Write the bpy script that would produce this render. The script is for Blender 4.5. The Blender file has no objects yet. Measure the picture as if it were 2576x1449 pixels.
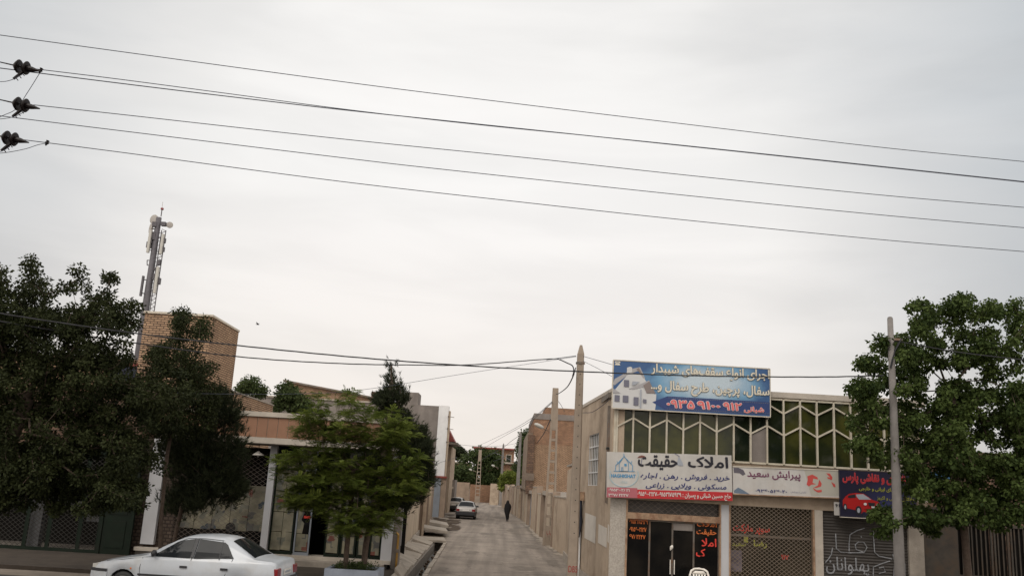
import bpy, math, random
import numpy as np
from mathutils import Vector
random.seed(7); rng = np.random.default_rng(7)
scene = bpy.context.scene
COL = scene.collection
rad = math.radians

# ---------------------------------------------------------------- camera
# photo measured on a 2576 x 1449 grid: focal length in those pixels, pitch up, roll
FPX, PITCH, ROLL, CH = 2227.0, math.atan(496/2227.0), math.atan(.057), 2.85
vF = Vector((0, math.cos(PITCH), math.sin(PITCH)))
vR0 = Vector((1, 0, 0)); vU0 = Vector((0, -math.sin(PITCH), math.cos(PITCH)))
vR = vR0*math.cos(ROLL) + vU0*math.sin(ROLL)
vU = -vR0*math.sin(ROLL) + vU0*math.cos(ROLL)
cam_d = bpy.data.cameras.new('camera'); cam = bpy.data.objects.new('camera', cam_d); COL.objects.link(cam)
from mathutils import Matrix
cam.matrix_world = Matrix(((vR.x, vU.x, -vF.x, 0), (vR.y, vU.y, -vF.y, 0), (vR.z, vU.z, -vF.z, CH), (0, 0, 0, 1)))
cam_d.sensor_width = 36; cam_d.lens = 36*FPX/2576; cam_d.clip_start = .1; cam_d.clip_end = 3000
scene.camera = cam
scene.render.resolution_x = 1024; scene.render.resolution_y = 575

def ray(x, y): return vF*FPX + vR*(x-1288) + vU*(724.5-y)
def at(x, y, Y):                       # world point seen at photo position x, y that lies Y metres out
    d = ray(x, y); return Vector((0, 0, CH)) + d*(Y/d.y)
def AX(x, y, Y): return at(x, y, Y).x
def AZ(x, y, Y): return at(x, y, Y).z
def gnd(x, y, z=0):
    d = ray(x, y); return Vector((0, 0, CH)) + d*((z-CH)/d.z)

# ---------------------------------------------------------------- world, sun, exposure
SUN_EL, SUN_AZ = rad(48), rad(205)     # overcast: weak wide sun behind the camera's left shoulder
w = bpy.data.worlds.new('World'); scene.world = w; w.use_nodes = True
nt = w.node_tree; N = nt.nodes; L = nt.links; N.clear()
out = N.new('ShaderNodeOutputWorld')
sky = N.new('ShaderNodeTexSky'); sky.sky_type = 'NISHITA'; sky.sun_disc = False
sky.sun_elevation = SUN_EL; sky.sun_rotation = SUN_AZ; sky.air_density = 1.0; sky.dust_density = 3
b1 = N.new('ShaderNodeBackground'); b1.inputs[1].default_value = .012; L.new(sky.outputs[0], b1.inputs[0])
tc = N.new('ShaderNodeTexCoord')
D0 = ray(1230, 640).normalized()
dot = N.new('ShaderNodeVectorMath'); dot.operation = 'DOT_PRODUCT'; dot.inputs[1].default_value = D0
L.new(tc.outputs['Generated'], dot.inputs[0])
mp = N.new('ShaderNodeMapping'); mp.inputs['Scale'].default_value = (1.2, 1.2, 4.2); mp.inputs['Rotation'].default_value = (0, rad(8), 0)
L.new(tc.outputs['Generated'], mp.inputs[0])
nz = N.new('ShaderNodeTexNoise'); nz.inputs['Scale'].default_value = 1.7; nz.inputs['Detail'].default_value = 7; nz.inputs['Roughness'].default_value = .5
nz.inputs['Distortion'].default_value = .3
L.new(mp.outputs[0], nz.inputs['Vector'])
nm = N.new('ShaderNodeMath'); nm.operation = 'MULTIPLY_ADD'; nm.inputs[1].default_value = .15; nm.inputs[2].default_value = -.075
L.new(nz.outputs[0], nm.inputs[0])
ad = N.new('ShaderNodeMath'); ad.operation = 'ADD'; L.new(dot.outputs['Value'], ad.inputs[0]); L.new(nm.outputs[0], ad.inputs[1])
cr = N.new('ShaderNodeValToRGB'); e = cr.color_ramp.elements
e[0].position = .60; e[0].color = (.56, .53, .49, 1)
e[1].position = 1.0; e[1].color = (.93, .905, .875, 1)
for p_, c_ in ((.80, (.52, .545, .56, 1)), (.885, (.69, .69, .682, 1)), (.935, (.83, .815, .79, 1)), (.965, (.905, .885, .855, 1))):
    q = e.new(p_); q.color = c_
L.new(ad.outputs[0], cr.inputs[0])
# slightly warmer towards the horizon
sep = N.new('ShaderNodeSeparateXYZ'); L.new(tc.outputs['Generated'], sep.inputs[0])
mr = N.new('ShaderNodeMapRange'); mr.inputs[1].default_value = 0; mr.inputs[2].default_value = .33; mr.inputs[3].default_value = 1; mr.inputs[4].default_value = 0
L.new(sep.outputs[2], mr.inputs[0])
mx = N.new('ShaderNodeMixRGB'); mx.blend_type = 'MULTIPLY'; mx.inputs[2].default_value = (.93, .865, .82, 1)
mp2 = N.new('ShaderNodeMapping'); mp2.inputs['Scale'].default_value = (1, 1.2, 5.5); mp2.inputs['Rotation'].default_value = (0, rad(-10), rad(20)); L.new(tc.outputs['Generated'], mp2.inputs[0])
n2 = N.new('ShaderNodeTexNoise'); n2.inputs['Scale'].default_value = 2.6; n2.inputs['Detail'].default_value = 6; n2.inputs['Roughness'].default_value = .48; n2.inputs['Distortion'].default_value = .4; L.new(mp2.outputs[0], n2.inputs['Vector'])
c2 = N.new('ShaderNodeMapRange'); c2.interpolation_type = 'SMOOTHSTEP'; c2.inputs[1].default_value = .36; c2.inputs[2].default_value = .64; c2.inputs[3].default_value = .96; c2.inputs[4].default_value = 1.04; L.new(n2.outputs[0], c2.inputs[0])
cm = N.new('ShaderNodeVectorMath'); cm.operation = 'SCALE'; L.new(cr.outputs[0], cm.inputs[0]); L.new(c2.outputs[0], cm.inputs['Scale'])
L.new(mr.outputs[0], mx.inputs[0]); L.new(cm.outputs[0], mx.inputs[1])
b2 = N.new('ShaderNodeBackground'); L.new(mx.outputs[0], b2.inputs[0])
ov = N.new('ShaderNodeMapRange'); ov.interpolation_type = 'SMOOTHSTEP'      # the cloud deck is brighter overhead and behind the camera
ov.inputs[1].default_value = .76; ov.inputs[2].default_value = .30; ov.inputs[3].default_value = .985; ov.inputs[4].default_value = 2.5
L.new(dot.outputs['Value'], ov.inputs[0]); L.new(ov.outputs[0], b2.inputs[1])
ash = N.new('ShaderNodeAddShader'); L.new(b1.outputs[0], ash.inputs[0]); L.new(b2.outputs[0], ash.inputs[1])
L.new(ash.outputs[0], out.inputs[0])
sd = bpy.data.lights.new('sun', 'SUN'); sd.energy = 1.0; sd.angle = rad(25); sd.color = (1, .95, .88)
so = bpy.data.objects.new('sun', sd); COL.objects.link(so)
sdir = Vector((math.sin(SUN_AZ)*math.cos(SUN_EL), math.cos(SUN_AZ)*math.cos(SUN_EL), math.sin(SUN_EL)))
so.rotation_euler = sdir.to_track_quat('Z', 'Y').to_euler()
vs = scene.view_settings; vs.view_transform = 'Standard'; vs.look = 'None'; vs.exposure = 0; vs.gamma = 1; vs.use_curve_mapping = False

# ---------------------------------------------------------------- materials
def _new(name):
    m = bpy.data.materials.new(name); m.use_nodes = True
    return m, m.node_tree.nodes, m.node_tree.links, m.node_tree.nodes['Principled BSDF']
def mat(name, c, rough=.85, var=.22, sc=3.0, bump=.0, bs=40, streak=0., metal=0., spec=.3, dirt=None, dsc=.6, damt=.5):
    m, n, l, b = _new(name)
    b.inputs['Roughness'].default_value = rough; b.inputs['Metallic'].default_value = metal
    b.inputs['Specular IOR Level'].default_value = spec
    t = n.new('ShaderNodeTexCoord')
    a = n.new('ShaderNodeTexNoise'); a.inputs['Scale'].default_value = sc; a.inputs['Detail'].default_value = 8; a.inputs['Roughness'].default_value = .62
    l.new(t.outputs['Object'], a.inputs['Vector'])
    r = n.new('ShaderNodeMapRange'); r.inputs[1].default_value = .3; r.inputs[2].default_value = .7
    r.inputs[3].default_value = 1-var; r.inputs[4].default_value = 1+var; l.new(a.outputs[0], r.inputs[0])
    mm = n.new('ShaderNodeVectorMath'); mm.operation = 'SCALE'; mm.inputs[0].default_value = c; l.new(r.outputs[0], mm.inputs['Scale'])
    src = mm.outputs[0]
    if streak:
        mpp = n.new('ShaderNodeMapping'); mpp.inputs['Scale'].default_value = (.9, .9, .42); l.new(t.outputs['Object'], mpp.inputs[0])
        a2 = n.new('ShaderNodeTexNoise'); a2.inputs['Scale'].default_value = 1.6; a2.inputs['Detail'].default_value = 9; a2.inputs['Roughness'].default_value = .62; l.new(mpp.outputs[0], a2.inputs['Vector'])
        r2 = n.new('ShaderNodeMapRange'); r2.inputs[1].default_value = .35; r2.inputs[2].default_value = .68; r2.inputs[3].default_value = 1; r2.inputs[4].default_value = 1-streak*.75
        l.new(a2.outputs[0], r2.inputs[0])
        m2 = n.new('ShaderNodeVectorMath'); m2.operation = 'SCALE'; l.new(src, m2.inputs[0]); l.new(r2.outputs[0], m2.inputs['Scale']); src = m2.outputs[0]
    if dirt:
        a3 = n.new('ShaderNodeTexNoise'); a3.inputs['Scale'].default_value = dsc; a3.inputs['Detail'].default_value = 9; a3.inputs['Roughness'].default_value = .7
        l.new(t.outputs['Object'], a3.inputs['Vector'])
        r3 = n.new('ShaderNodeMapRange'); r3.inputs[1].default_value = .48; r3.inputs[2].default_value = .66; r3.inputs[3].default_value = 0; r3.inputs[4].default_value = damt
        l.new(a3.outputs[0], r3.inputs[0])
        x = n.new('ShaderNodeMixRGB'); x.inputs[2].default_value = (*dirt, 1); l.new(r3.outputs[0], x.inputs[0]); l.new(src, x.inputs[1]); src = x.outputs[0]
    l.new(src, b.inputs['Base Color'])
    if bump:
        a4 = n.new('ShaderNodeTexNoise'); a4.inputs['Scale'].default_value = bs; a4.inputs['Detail'].default_value = 5; l.new(t.outputs['Object'], a4.inputs['Vector'])
        bp = n.new('ShaderNodeBump'); bp.inputs['Strength'].default_value = bump; bp.inputs['Distance'].default_value = .02
        l.new(a4.outputs[0], bp.inputs['Height']); l.new(bp.outputs[0], b.inputs['Normal'])
    return m
def brick(name, c1, c2, mo, bw=.24, rh=.078, ms=.012, var=.25, bump=.5):
    m, n, l, b = _new(name); b.inputs['Roughness'].default_value = .92; b.inputs['Specular IOR Level'].default_value = .15
    t = n.new('ShaderNodeTexCoord'); br = n.new('ShaderNodeTexBrick')
    br.inputs['Scale'].default_value = 1; br.inputs['Brick Width'].default_value = bw; br.inputs['Row Height'].default_value = rh
    br.inputs['Mortar Size'].default_value = ms; br.inputs['Mortar Smooth'].default_value = .2; br.inputs['Bias'].default_value = -.1
    br.inputs['Color1'].default_value = (*c1, 1); br.inputs['Color2'].default_value = (*c2, 1); br.inputs['Mortar'].default_value = (*mo, 1)
    wn = n.new('ShaderNodeTexNoise'); wn.inputs['Scale'].default_value = 3; l.new(t.outputs['UV'], wn.inputs['Vector'])
    wm = n.new('ShaderNodeVectorMath'); wm.operation = 'MULTIPLY_ADD'; wm.inputs[1].default_value = (.035, .035, 0); l.new(wn.outputs['Color'], wm.inputs[0]); l.new(t.outputs['UV'], wm.inputs[2])
    l.new(wm.outputs[0], br.inputs['Vector'])
    a = n.new('ShaderNodeTexNoise'); a.inputs['Scale'].default_value = 1.3; a.inputs['Detail'].default_value = 9; a.inputs['Roughness'].default_value = .7
    l.new(t.outputs['Object'], a.inputs['Vector'])
    r = n.new('ShaderNodeMapRange'); r.inputs[1].default_value = .3; r.inputs[2].default_value = .7; r.inputs[3].default_value = 1-var; r.inputs[4].default_value = 1+var
    l.new(a.outputs[0], r.inputs[0])
    mm = n.new('ShaderNodeVectorMath'); mm.operation = 'SCALE'; l.new(br.outputs['Color'], mm.inputs[0]); l.new(r.outputs[0], mm.inputs['Scale'])
    l.new(mm.outputs[0], b.inputs['Base Color'])
    bp = n.new('ShaderNodeBump'); bp.inputs['Strength'].default_value = bump; bp.inputs['Distance'].default_value = .01; bp.invert = True
    l.new(br.outputs['Fac'], bp.inputs['Height']); l.new(bp.outputs[0], b.inputs['Normal'])
    return m
def glass(name, c, c2, sc=1.5, rough=.04, wob=.02, spec=.5):
    m, n, l, b = _new(name); b.inputs['Roughness'].default_value = rough; b.inputs['Specular IOR Level'].default_value = spec
    t = n.new('ShaderNodeTexCoord'); a = n.new('ShaderNodeTexNoise'); a.inputs['Scale'].default_value = sc; a.inputs['Detail'].default_value = 6
    l.new(t.outputs['Object'], a.inputs['Vector'])
    x = n.new('ShaderNodeValToRGB'); x.color_ramp.elements[0].position = .4; x.color_ramp.elements[1].position = .62
    x.color_ramp.elements[0].color = (*c, 1); x.color_ramp.elements[1].color = (*c2, 1)
    l.new(a.outputs[0], x.inputs[0]); l.new(x.outputs[0], b.inputs['Base Color'])
    bp = n.new('ShaderNodeBump'); bp.inputs['Strength'].default_value = wob; a2 = n.new('ShaderNodeTexNoise'); a2.inputs['Scale'].default_value = 2.5
    l.new(t.outputs['Object'], a2.inputs['Vector']); l.new(a2.outputs[0], bp.inputs['Height']); l.new(bp.outputs[0], b.inputs['Normal'])
    return m
def clearglass(name, tint=(.35, .42, .40), alpha=.25):
    m, n, l, b = _new(name); b.inputs['Base Color'].default_value = (*tint, 1); b.inputs['Roughness'].default_value = .06; b.inputs['Alpha'].default_value = alpha
    return m
def leafmat(name, dark, light, trans=.25, rough=.7):
    m, n, l, b = _new(name); b.inputs['Roughness'].default_value = rough; b.inputs['Specular IOR Level'].default_value = .12
    at_ = n.new('ShaderNodeAttribute'); at_.attribute_name = 'tint'
    x = n.new('ShaderNodeValToRGB'); x.color_ramp.elements[0].color = (*dark, 1); x.color_ramp.elements[1].color = (*light, 1)
    l.new(at_.outputs['Fac'], x.inputs[0]); l.new(x.outputs[0], b.inputs['Base Color'])
    tr = n.new('ShaderNodeBsdfTranslucent'); l.new(x.outputs[0], tr.inputs[0])
    ms = n.new('ShaderNodeMixShader'); ms.inputs[0].default_value = trans
    o = n['Material Output']; l.new(b.outputs[0], ms.inputs[1]); l.new(tr.outputs[0], ms.inputs[2]); l.new(ms.outputs[0], o.inputs[0])
    return m
def plain(name, c, rough=.6, metal=0., spec=.4, coat=0., emit=0.):
    m, n, l, b = _new(name); b.inputs['Base Color'].default_value = (*c, 1); b.inputs['Roughness'].default_value = rough
    b.inputs['Metallic'].default_value = metal; b.inputs['Specular IOR Level'].default_value = spec; b.inputs['Coat Weight'].default_value = coat
    return m
def paper(name):                        # old newspaper sheets: cream with blocks of print and colour
    m, n, l, b = _new(name); b.inputs['Roughness'].default_value = .9
    t = n.new('ShaderNodeTexCoord'); v = n.new('ShaderNodeTexVoronoi'); v.distance = 'CHEBYCHEV'; v.inputs['Scale'].default_value = 4.6
    l.new(t.outputs['UV'], v.inputs['Vector'])
    s = n.new('ShaderNodeSeparateColor'); l.new(v.outputs['Color'], s.inputs[0])
    x = n.new('ShaderNodeValToRGB'); x.color_ramp.interpolation = 'CONSTANT'; e = x.color_ramp.elements
    e[0].position = 0; e[0].color = (.26, .24, .17, 1); e[1].position = .55; e[1].color = (.20, .20, .16, 1)
    for p_, c_ in ((.25, (.31, .285, .20)), (.70, (.14, .14, .13)), (.78, (.28, .26, .19)), (.88, (.22, .08, .06)), (.92, (.29, .27, .2)), (.965, (.07, .09, .11))):
        q = e.new(p_); q.color = (*c_, 1)
    l.new(s.outputs[0], x.inputs[0])
    wv = n.new('ShaderNodeTexWave'); wv.bands_direction = 'Y'; wv.inputs['Scale'].default_value = 22; wv.inputs['Distortion'].default_value = .5
    l.new(t.outputs['UV'], wv.inputs['Vector'])
    r = n.new('ShaderNodeMapRange'); r.inputs[3].default_value = .82; r.inputs[4].default_value = 1.05; l.new(wv.outputs[0], r.inputs[0])
    a = n.new('ShaderNodeTexNoise'); a.inputs['Scale'].default_value = 2.2; a.inputs['Detail'].default_value = 8; l.new(t.outputs['Object'], a.inputs['Vector'])
    r2 = n.new('ShaderNodeMapRange'); r2.inputs[1].default_value = .3; r2.inputs[2].default_value = .7; r2.inputs[3].default_value = .42; r2.inputs[4].default_value = .95; l.new(a.outputs[0], r2.inputs[0])
    mu = n.new('ShaderNodeMath'); mu.operation = 'MULTIPLY'; l.new(r.outputs[0], mu.inputs[0]); l.new(r2.outputs[0], mu.inputs[1])
    mm = n.new('ShaderNodeVectorMath'); mm.operation = 'SCALE'; l.new(x.outputs[0], mm.inputs[0]); l.new(mu.outputs[0], mm.inputs['Scale'])
    l.new(mm.outputs[0], b.inputs['Base Color']); return m

K = {}
K['dirt'] = mat('dirt', (.20, .17, .14), .95, .25, 1.2, .5, 12, dirt=(.12, .10, .085), dsc=.5, damt=.5)
K['asphalt'] = mat('asphalt', (.05, .044, .039), .9, .2, 8, .4, 60)
K['alley'] = mat('dusty_asphalt', (.225, .192, .163), .93, .16, .7, .5, 25, dirt=(.135, .115, .098), dsc=.45, damt=.75)
def road_wear(m):                       # tyre tracks along the alley, fine cracks and grit
    n, l = m.node_tree.nodes, m.node_tree.links; b = n['Principled BSDF']; old = b.inputs['Base Color'].links[0].from_socket
    t = n.new('ShaderNodeTexCoord'); mp = n.new('ShaderNodeMapping'); mp.inputs['Scale'].default_value = (1.6, .05, 1); mp.inputs['Rotation'].default_value = (0, 0, -.035); l.new(t.outputs['Object'], mp.inputs[0])
    a = n.new('ShaderNodeTexNoise'); a.inputs['Scale'].default_value = 1.2; a.inputs['Detail'].default_value = 5; l.new(mp.outputs[0], a.inputs['Vector'])
    r = n.new('ShaderNodeMapRange'); r.inputs[1].default_value = .35; r.inputs[2].default_value = .65; r.inputs[3].default_value = .74; r.inputs[4].default_value = 1.2; l.new(a.outputs[0], r.inputs[0])
    v = n.new('ShaderNodeTexVoronoi'); v.feature = 'DISTANCE_TO_EDGE'; v.inputs['Scale'].default_value = .55
    w = n.new('ShaderNodeTexNoise'); w.inputs['Scale'].default_value = 1.5; w.inputs['Detail'].default_value = 6; l.new(t.outputs['Object'], w.inputs['Vector'])
    wm = n.new('ShaderNodeVectorMath'); wm.operation = 'MULTIPLY_ADD'; wm.inputs[1].default_value = (1.2, 1.2, 0); l.new(w.outputs['Color'], wm.inputs[0]); l.new(t.outputs['Object'], wm.inputs[2]); l.new(wm.outputs[0], v.inputs['Vector'])
    c = n.new('ShaderNodeMapRange'); c.inputs[1].default_value = 0; c.inputs[2].default_value = .02; c.inputs[3].default_value = .62; c.inputs[4].default_value = 1; l.new(v.outputs['Distance'], c.inputs[0])
    g = n.new('ShaderNodeTexNoise'); g.inputs['Scale'].default_value = 14; g.inputs['Detail'].default_value = 8; g.inputs['Roughness'].default_value = .8; l.new(t.outputs['Object'], g.inputs['Vector'])
    gr = n.new('ShaderNodeMapRange'); gr.inputs[1].default_value = .3; gr.inputs[2].default_value = .7; gr.inputs[3].default_value = .85; gr.inputs[4].default_value = 1.14; l.new(g.outputs[0], gr.inputs[0])
    m1 = n.new('ShaderNodeMath'); m1.operation = 'MULTIPLY'; l.new(r.outputs[0], m1.inputs[0]); l.new(c.outputs[0], m1.inputs[1])
    m2 = n.new('ShaderNodeMath'); m2.operation = 'MULTIPLY'; l.new(m1.outputs[0], m2.inputs[0]); l.new(gr.outputs[0], m2.inputs[1])
    s = n.new('ShaderNodeVectorMath'); s.operation = 'SCALE'; l.new(old, s.inputs[0]); l.new(m2.outputs[0], s.inputs['Scale']); l.new(s.outputs[0], b.inputs['Base Color'])
road_wear(K['alley'])
K['concrete'] = mat('concrete', (.34, .30, .255), .92, .2, 3, .4, 30, streak=.2, dirt=(.19, .165, .14), dsc=1.1, damt=.5)
K['conc_dark'] = mat('dark_concrete', (.17, .15, .13), .92, .25, 3, .5, 25)
K['cream'] = mat('cream_plaster', (.46, .375, .285), .92, .12, 1.2, .25, 25, streak=.35, dirt=(.26, .21, .17), dsc=.7, damt=.45)
K['cream2'] = mat('beige_plaster', (.415, .33, .25), .92, .14, .8, .35, 20, streak=.2, dirt=(.19, .14, .10), dsc=.75, damt=.75)
K['grey'] = mat('grey_plaster', (.21, .185, .168), .95, .2, 1.0, .4, 18, streak=.3, dirt=(.14, .12, .11), dsc=.6, damt=.6)
K['brownwall'] = mat('brown_plaster', (.27, .205, .155), .95, .18, 1.2, .3, 20, streak=.3)
K['coping'] = mat('pale_stone', (.47, .42, .36), .8, .12, 2, .2, 30, streak=.25, dirt=(.3, .26, .22), dsc=1.2, damt=.35)
K['trim'] = mat('pale_painted_trim', (.55, .50, .42), .7, .1, 4, .1, 30, streak=.25)
K['white'] = mat('white_paint', (.66, .66, .66), .6, .06, 3, .05, 30, streak=.15)
K['white_panel'] = mat('white_panel', (.46, .46, .475), .5, .05, 2, streak=.12)
K['frame'] = mat('cream_window_frame', (.52, .475, .385), .6, .12, 5, streak=.35, dirt=(.33, .26, .18), dsc=3, damt=.45)
K['steel'] = mat('old_steel', (.16, .14, .12), .6, .3, 5, metal=.3, dirt=(.20, .09, .04), dsc=3, damt=.7)
K['rust'] = mat('rusty_trim', (.30, .20, .13), .75, .3, 6, dirt=(.16, .07, .04), dsc=4, damt=.8)
K['lattice'] = mat('lattice_paint', (.20, .155, .115), .6, .2, 6)
K['lattice_grey'] = mat('grey_lattice', (.13, .105, .09), .6, .2, 6, metal=.2); K['lattice_dark'] = mat('dark_lattice', (.030, .028, .024), .6, .2, 6)
K['green'] = mat('green_painted_steel', (.006, .012, .007), .55, .25, 3, spec=.15, dirt=(.012, .013, .010), dsc=2, damt=.6)
K['shutter'] = mat('roller_shutter', (.078, .070, .064), .5, .2, 2, metal=.3, streak=.3)
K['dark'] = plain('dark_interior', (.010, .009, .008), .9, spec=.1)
K['black'] = plain('black_rubber', (.012, .012, .012), .6)
K['darkglass'] = glass('dark_glass', (.005, .005, .005), (.014, .012, .010), 1.2, .05, .02, .16)
K['olive'] = glass('green_mirror_glass', (.016, .020, .008), (.055, .056, .014), 1.1, .08, .08, .28)
K['olive2'] = glass('dark_mirror_glass', (.006, .010, .006), (.014, .018, .008), 1.6, .08, .08, .25)
K['tile'] = mat('brown_tile', (.27, .145, .09), .55, .10, 1.5, streak=.12)
K['brick'] = brick('tan_brick', (.40, .265, .17), (.31, .20, .13), (.085, .06, .045), ms=.016)
K['brick2'] = brick('orange_brick', (.30, .17, .105), (.21, .12, .078), (.13, .095, .07))
K['brick3'] = brick('dark_brick', (.16, .10, .07), (.10, .065, .05), (.06, .045, .035), .3, .14, .015)
K['stone'] = brick('rubble_stone', (.10, .075, .06), (.06, .045, .035), (.04, .03, .025), .16, .11, .02)
K['bark'] = mat('bark', (.085, .062, .048), .95, .3, 12, .6, 30)
K['pole'] = mat('concrete_pole', (.30, .245, .195), .9, .12, 3, .3, 30, streak=.3)
K['polegrey'] = mat('weathered_pole', (.20, .185, .175), .85, .15, 4, .3, 40, streak=.3)
K['wire'] = plain('wire', (.035, .04, .06), .5)
K['cable'] = plain('cable', (.018, .018, .022), .6)
K['insul'] = plain('brown_porcelain', (.010, .007, .007), .4, spec=.2)
K['carwhite'] = mat('white_car_paint', (.40, .425, .46), .22, .05, 1.5, spec=.5, dirt=(.33, .32, .30), dsc=1.6, damt=.45)
K['carsilver'] = plain('silver_car_paint', (.25, .235, .22), .35, .25, .5, .3)
K['cargold'] = plain('pale_car_paint', (.30, .275, .25), .35, .15, .5, .3)
K['carglass'] = glass('car_glass', (.012, .014, .016), (.020, .021, .022), 1.5, .05, .03, .10)
K['cartrim'] = plain('black_car_trim', (.022, .022, .025), .45)
K['taillight'] = plain('red_lens', (.17, .008, .01), .2, spec=.6)
K['red'] = mat('red_roof_sheet', (.22, .05, .04), .55, .15, 2, streak=.3)
K['cloth'] = mat('black_cloth', (.012, .011, .012), .95, .2, 5)
K['skin'] = plain('skin', (.35, .2, .14), .6)
K['shoe'] = plain('shoe', (.03, .03, .035), .5)
K['paper'] = paper('newspaper')
K['plastic'] = plain('white_plastic', (.72, .68, .62), .35, spec=.5)
K['planter'] = mat('blue_grey_painted_concrete', (.27, .30, .36), .85, .15, 3, .3, 30, streak=.3)
K['path_dirt'] = mat('shade_darkened_dirt', (.048, .038, .030), .95, .3, 2, .5, 20, dirt=(.04, .032, .026), dsc=.8, damt=.7)  # bare dirt; the deep shade over the left pavement is put into its colour
K['soil'] = mat('soil', (.07, .05, .035), .98, .4, 10, .6, 20)
K['water'] = plain('gutter_water', (.04, .038, .032), .5, spec=.15)
K['paledoor'] = mat('pale_blue_door', (.40, .44, .46), .6, .1, 3, streak=.3)
K['gate_dark'] = mat('dark_gate_steel', (.05, .042, .034), .6, .3, 4, dirt=(.07, .04, .02), dsc=2, damt=.6)
K['yellow'] = mat('yellow_pipe_paint', (.30, .17, .04), .5, .2, 6)
K['bluedoor'] = mat('blue_grey_door', (.21, .23, .26), .5, .1, 2, streak=.2)
K['doorbrown'] = mat('brown_door', (.15, .115, .09), .6, .2, 3, streak=.2)
K['mast'] = mat('mast_steel', (.10, .095, .105), .6, .2, 4, metal=.2)
K['dish'] = plain('dish_grey', (.33, .31, .29), .6)
K['antenna'] = plain('antenna_white', (.42, .41, .38), .5)

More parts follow.
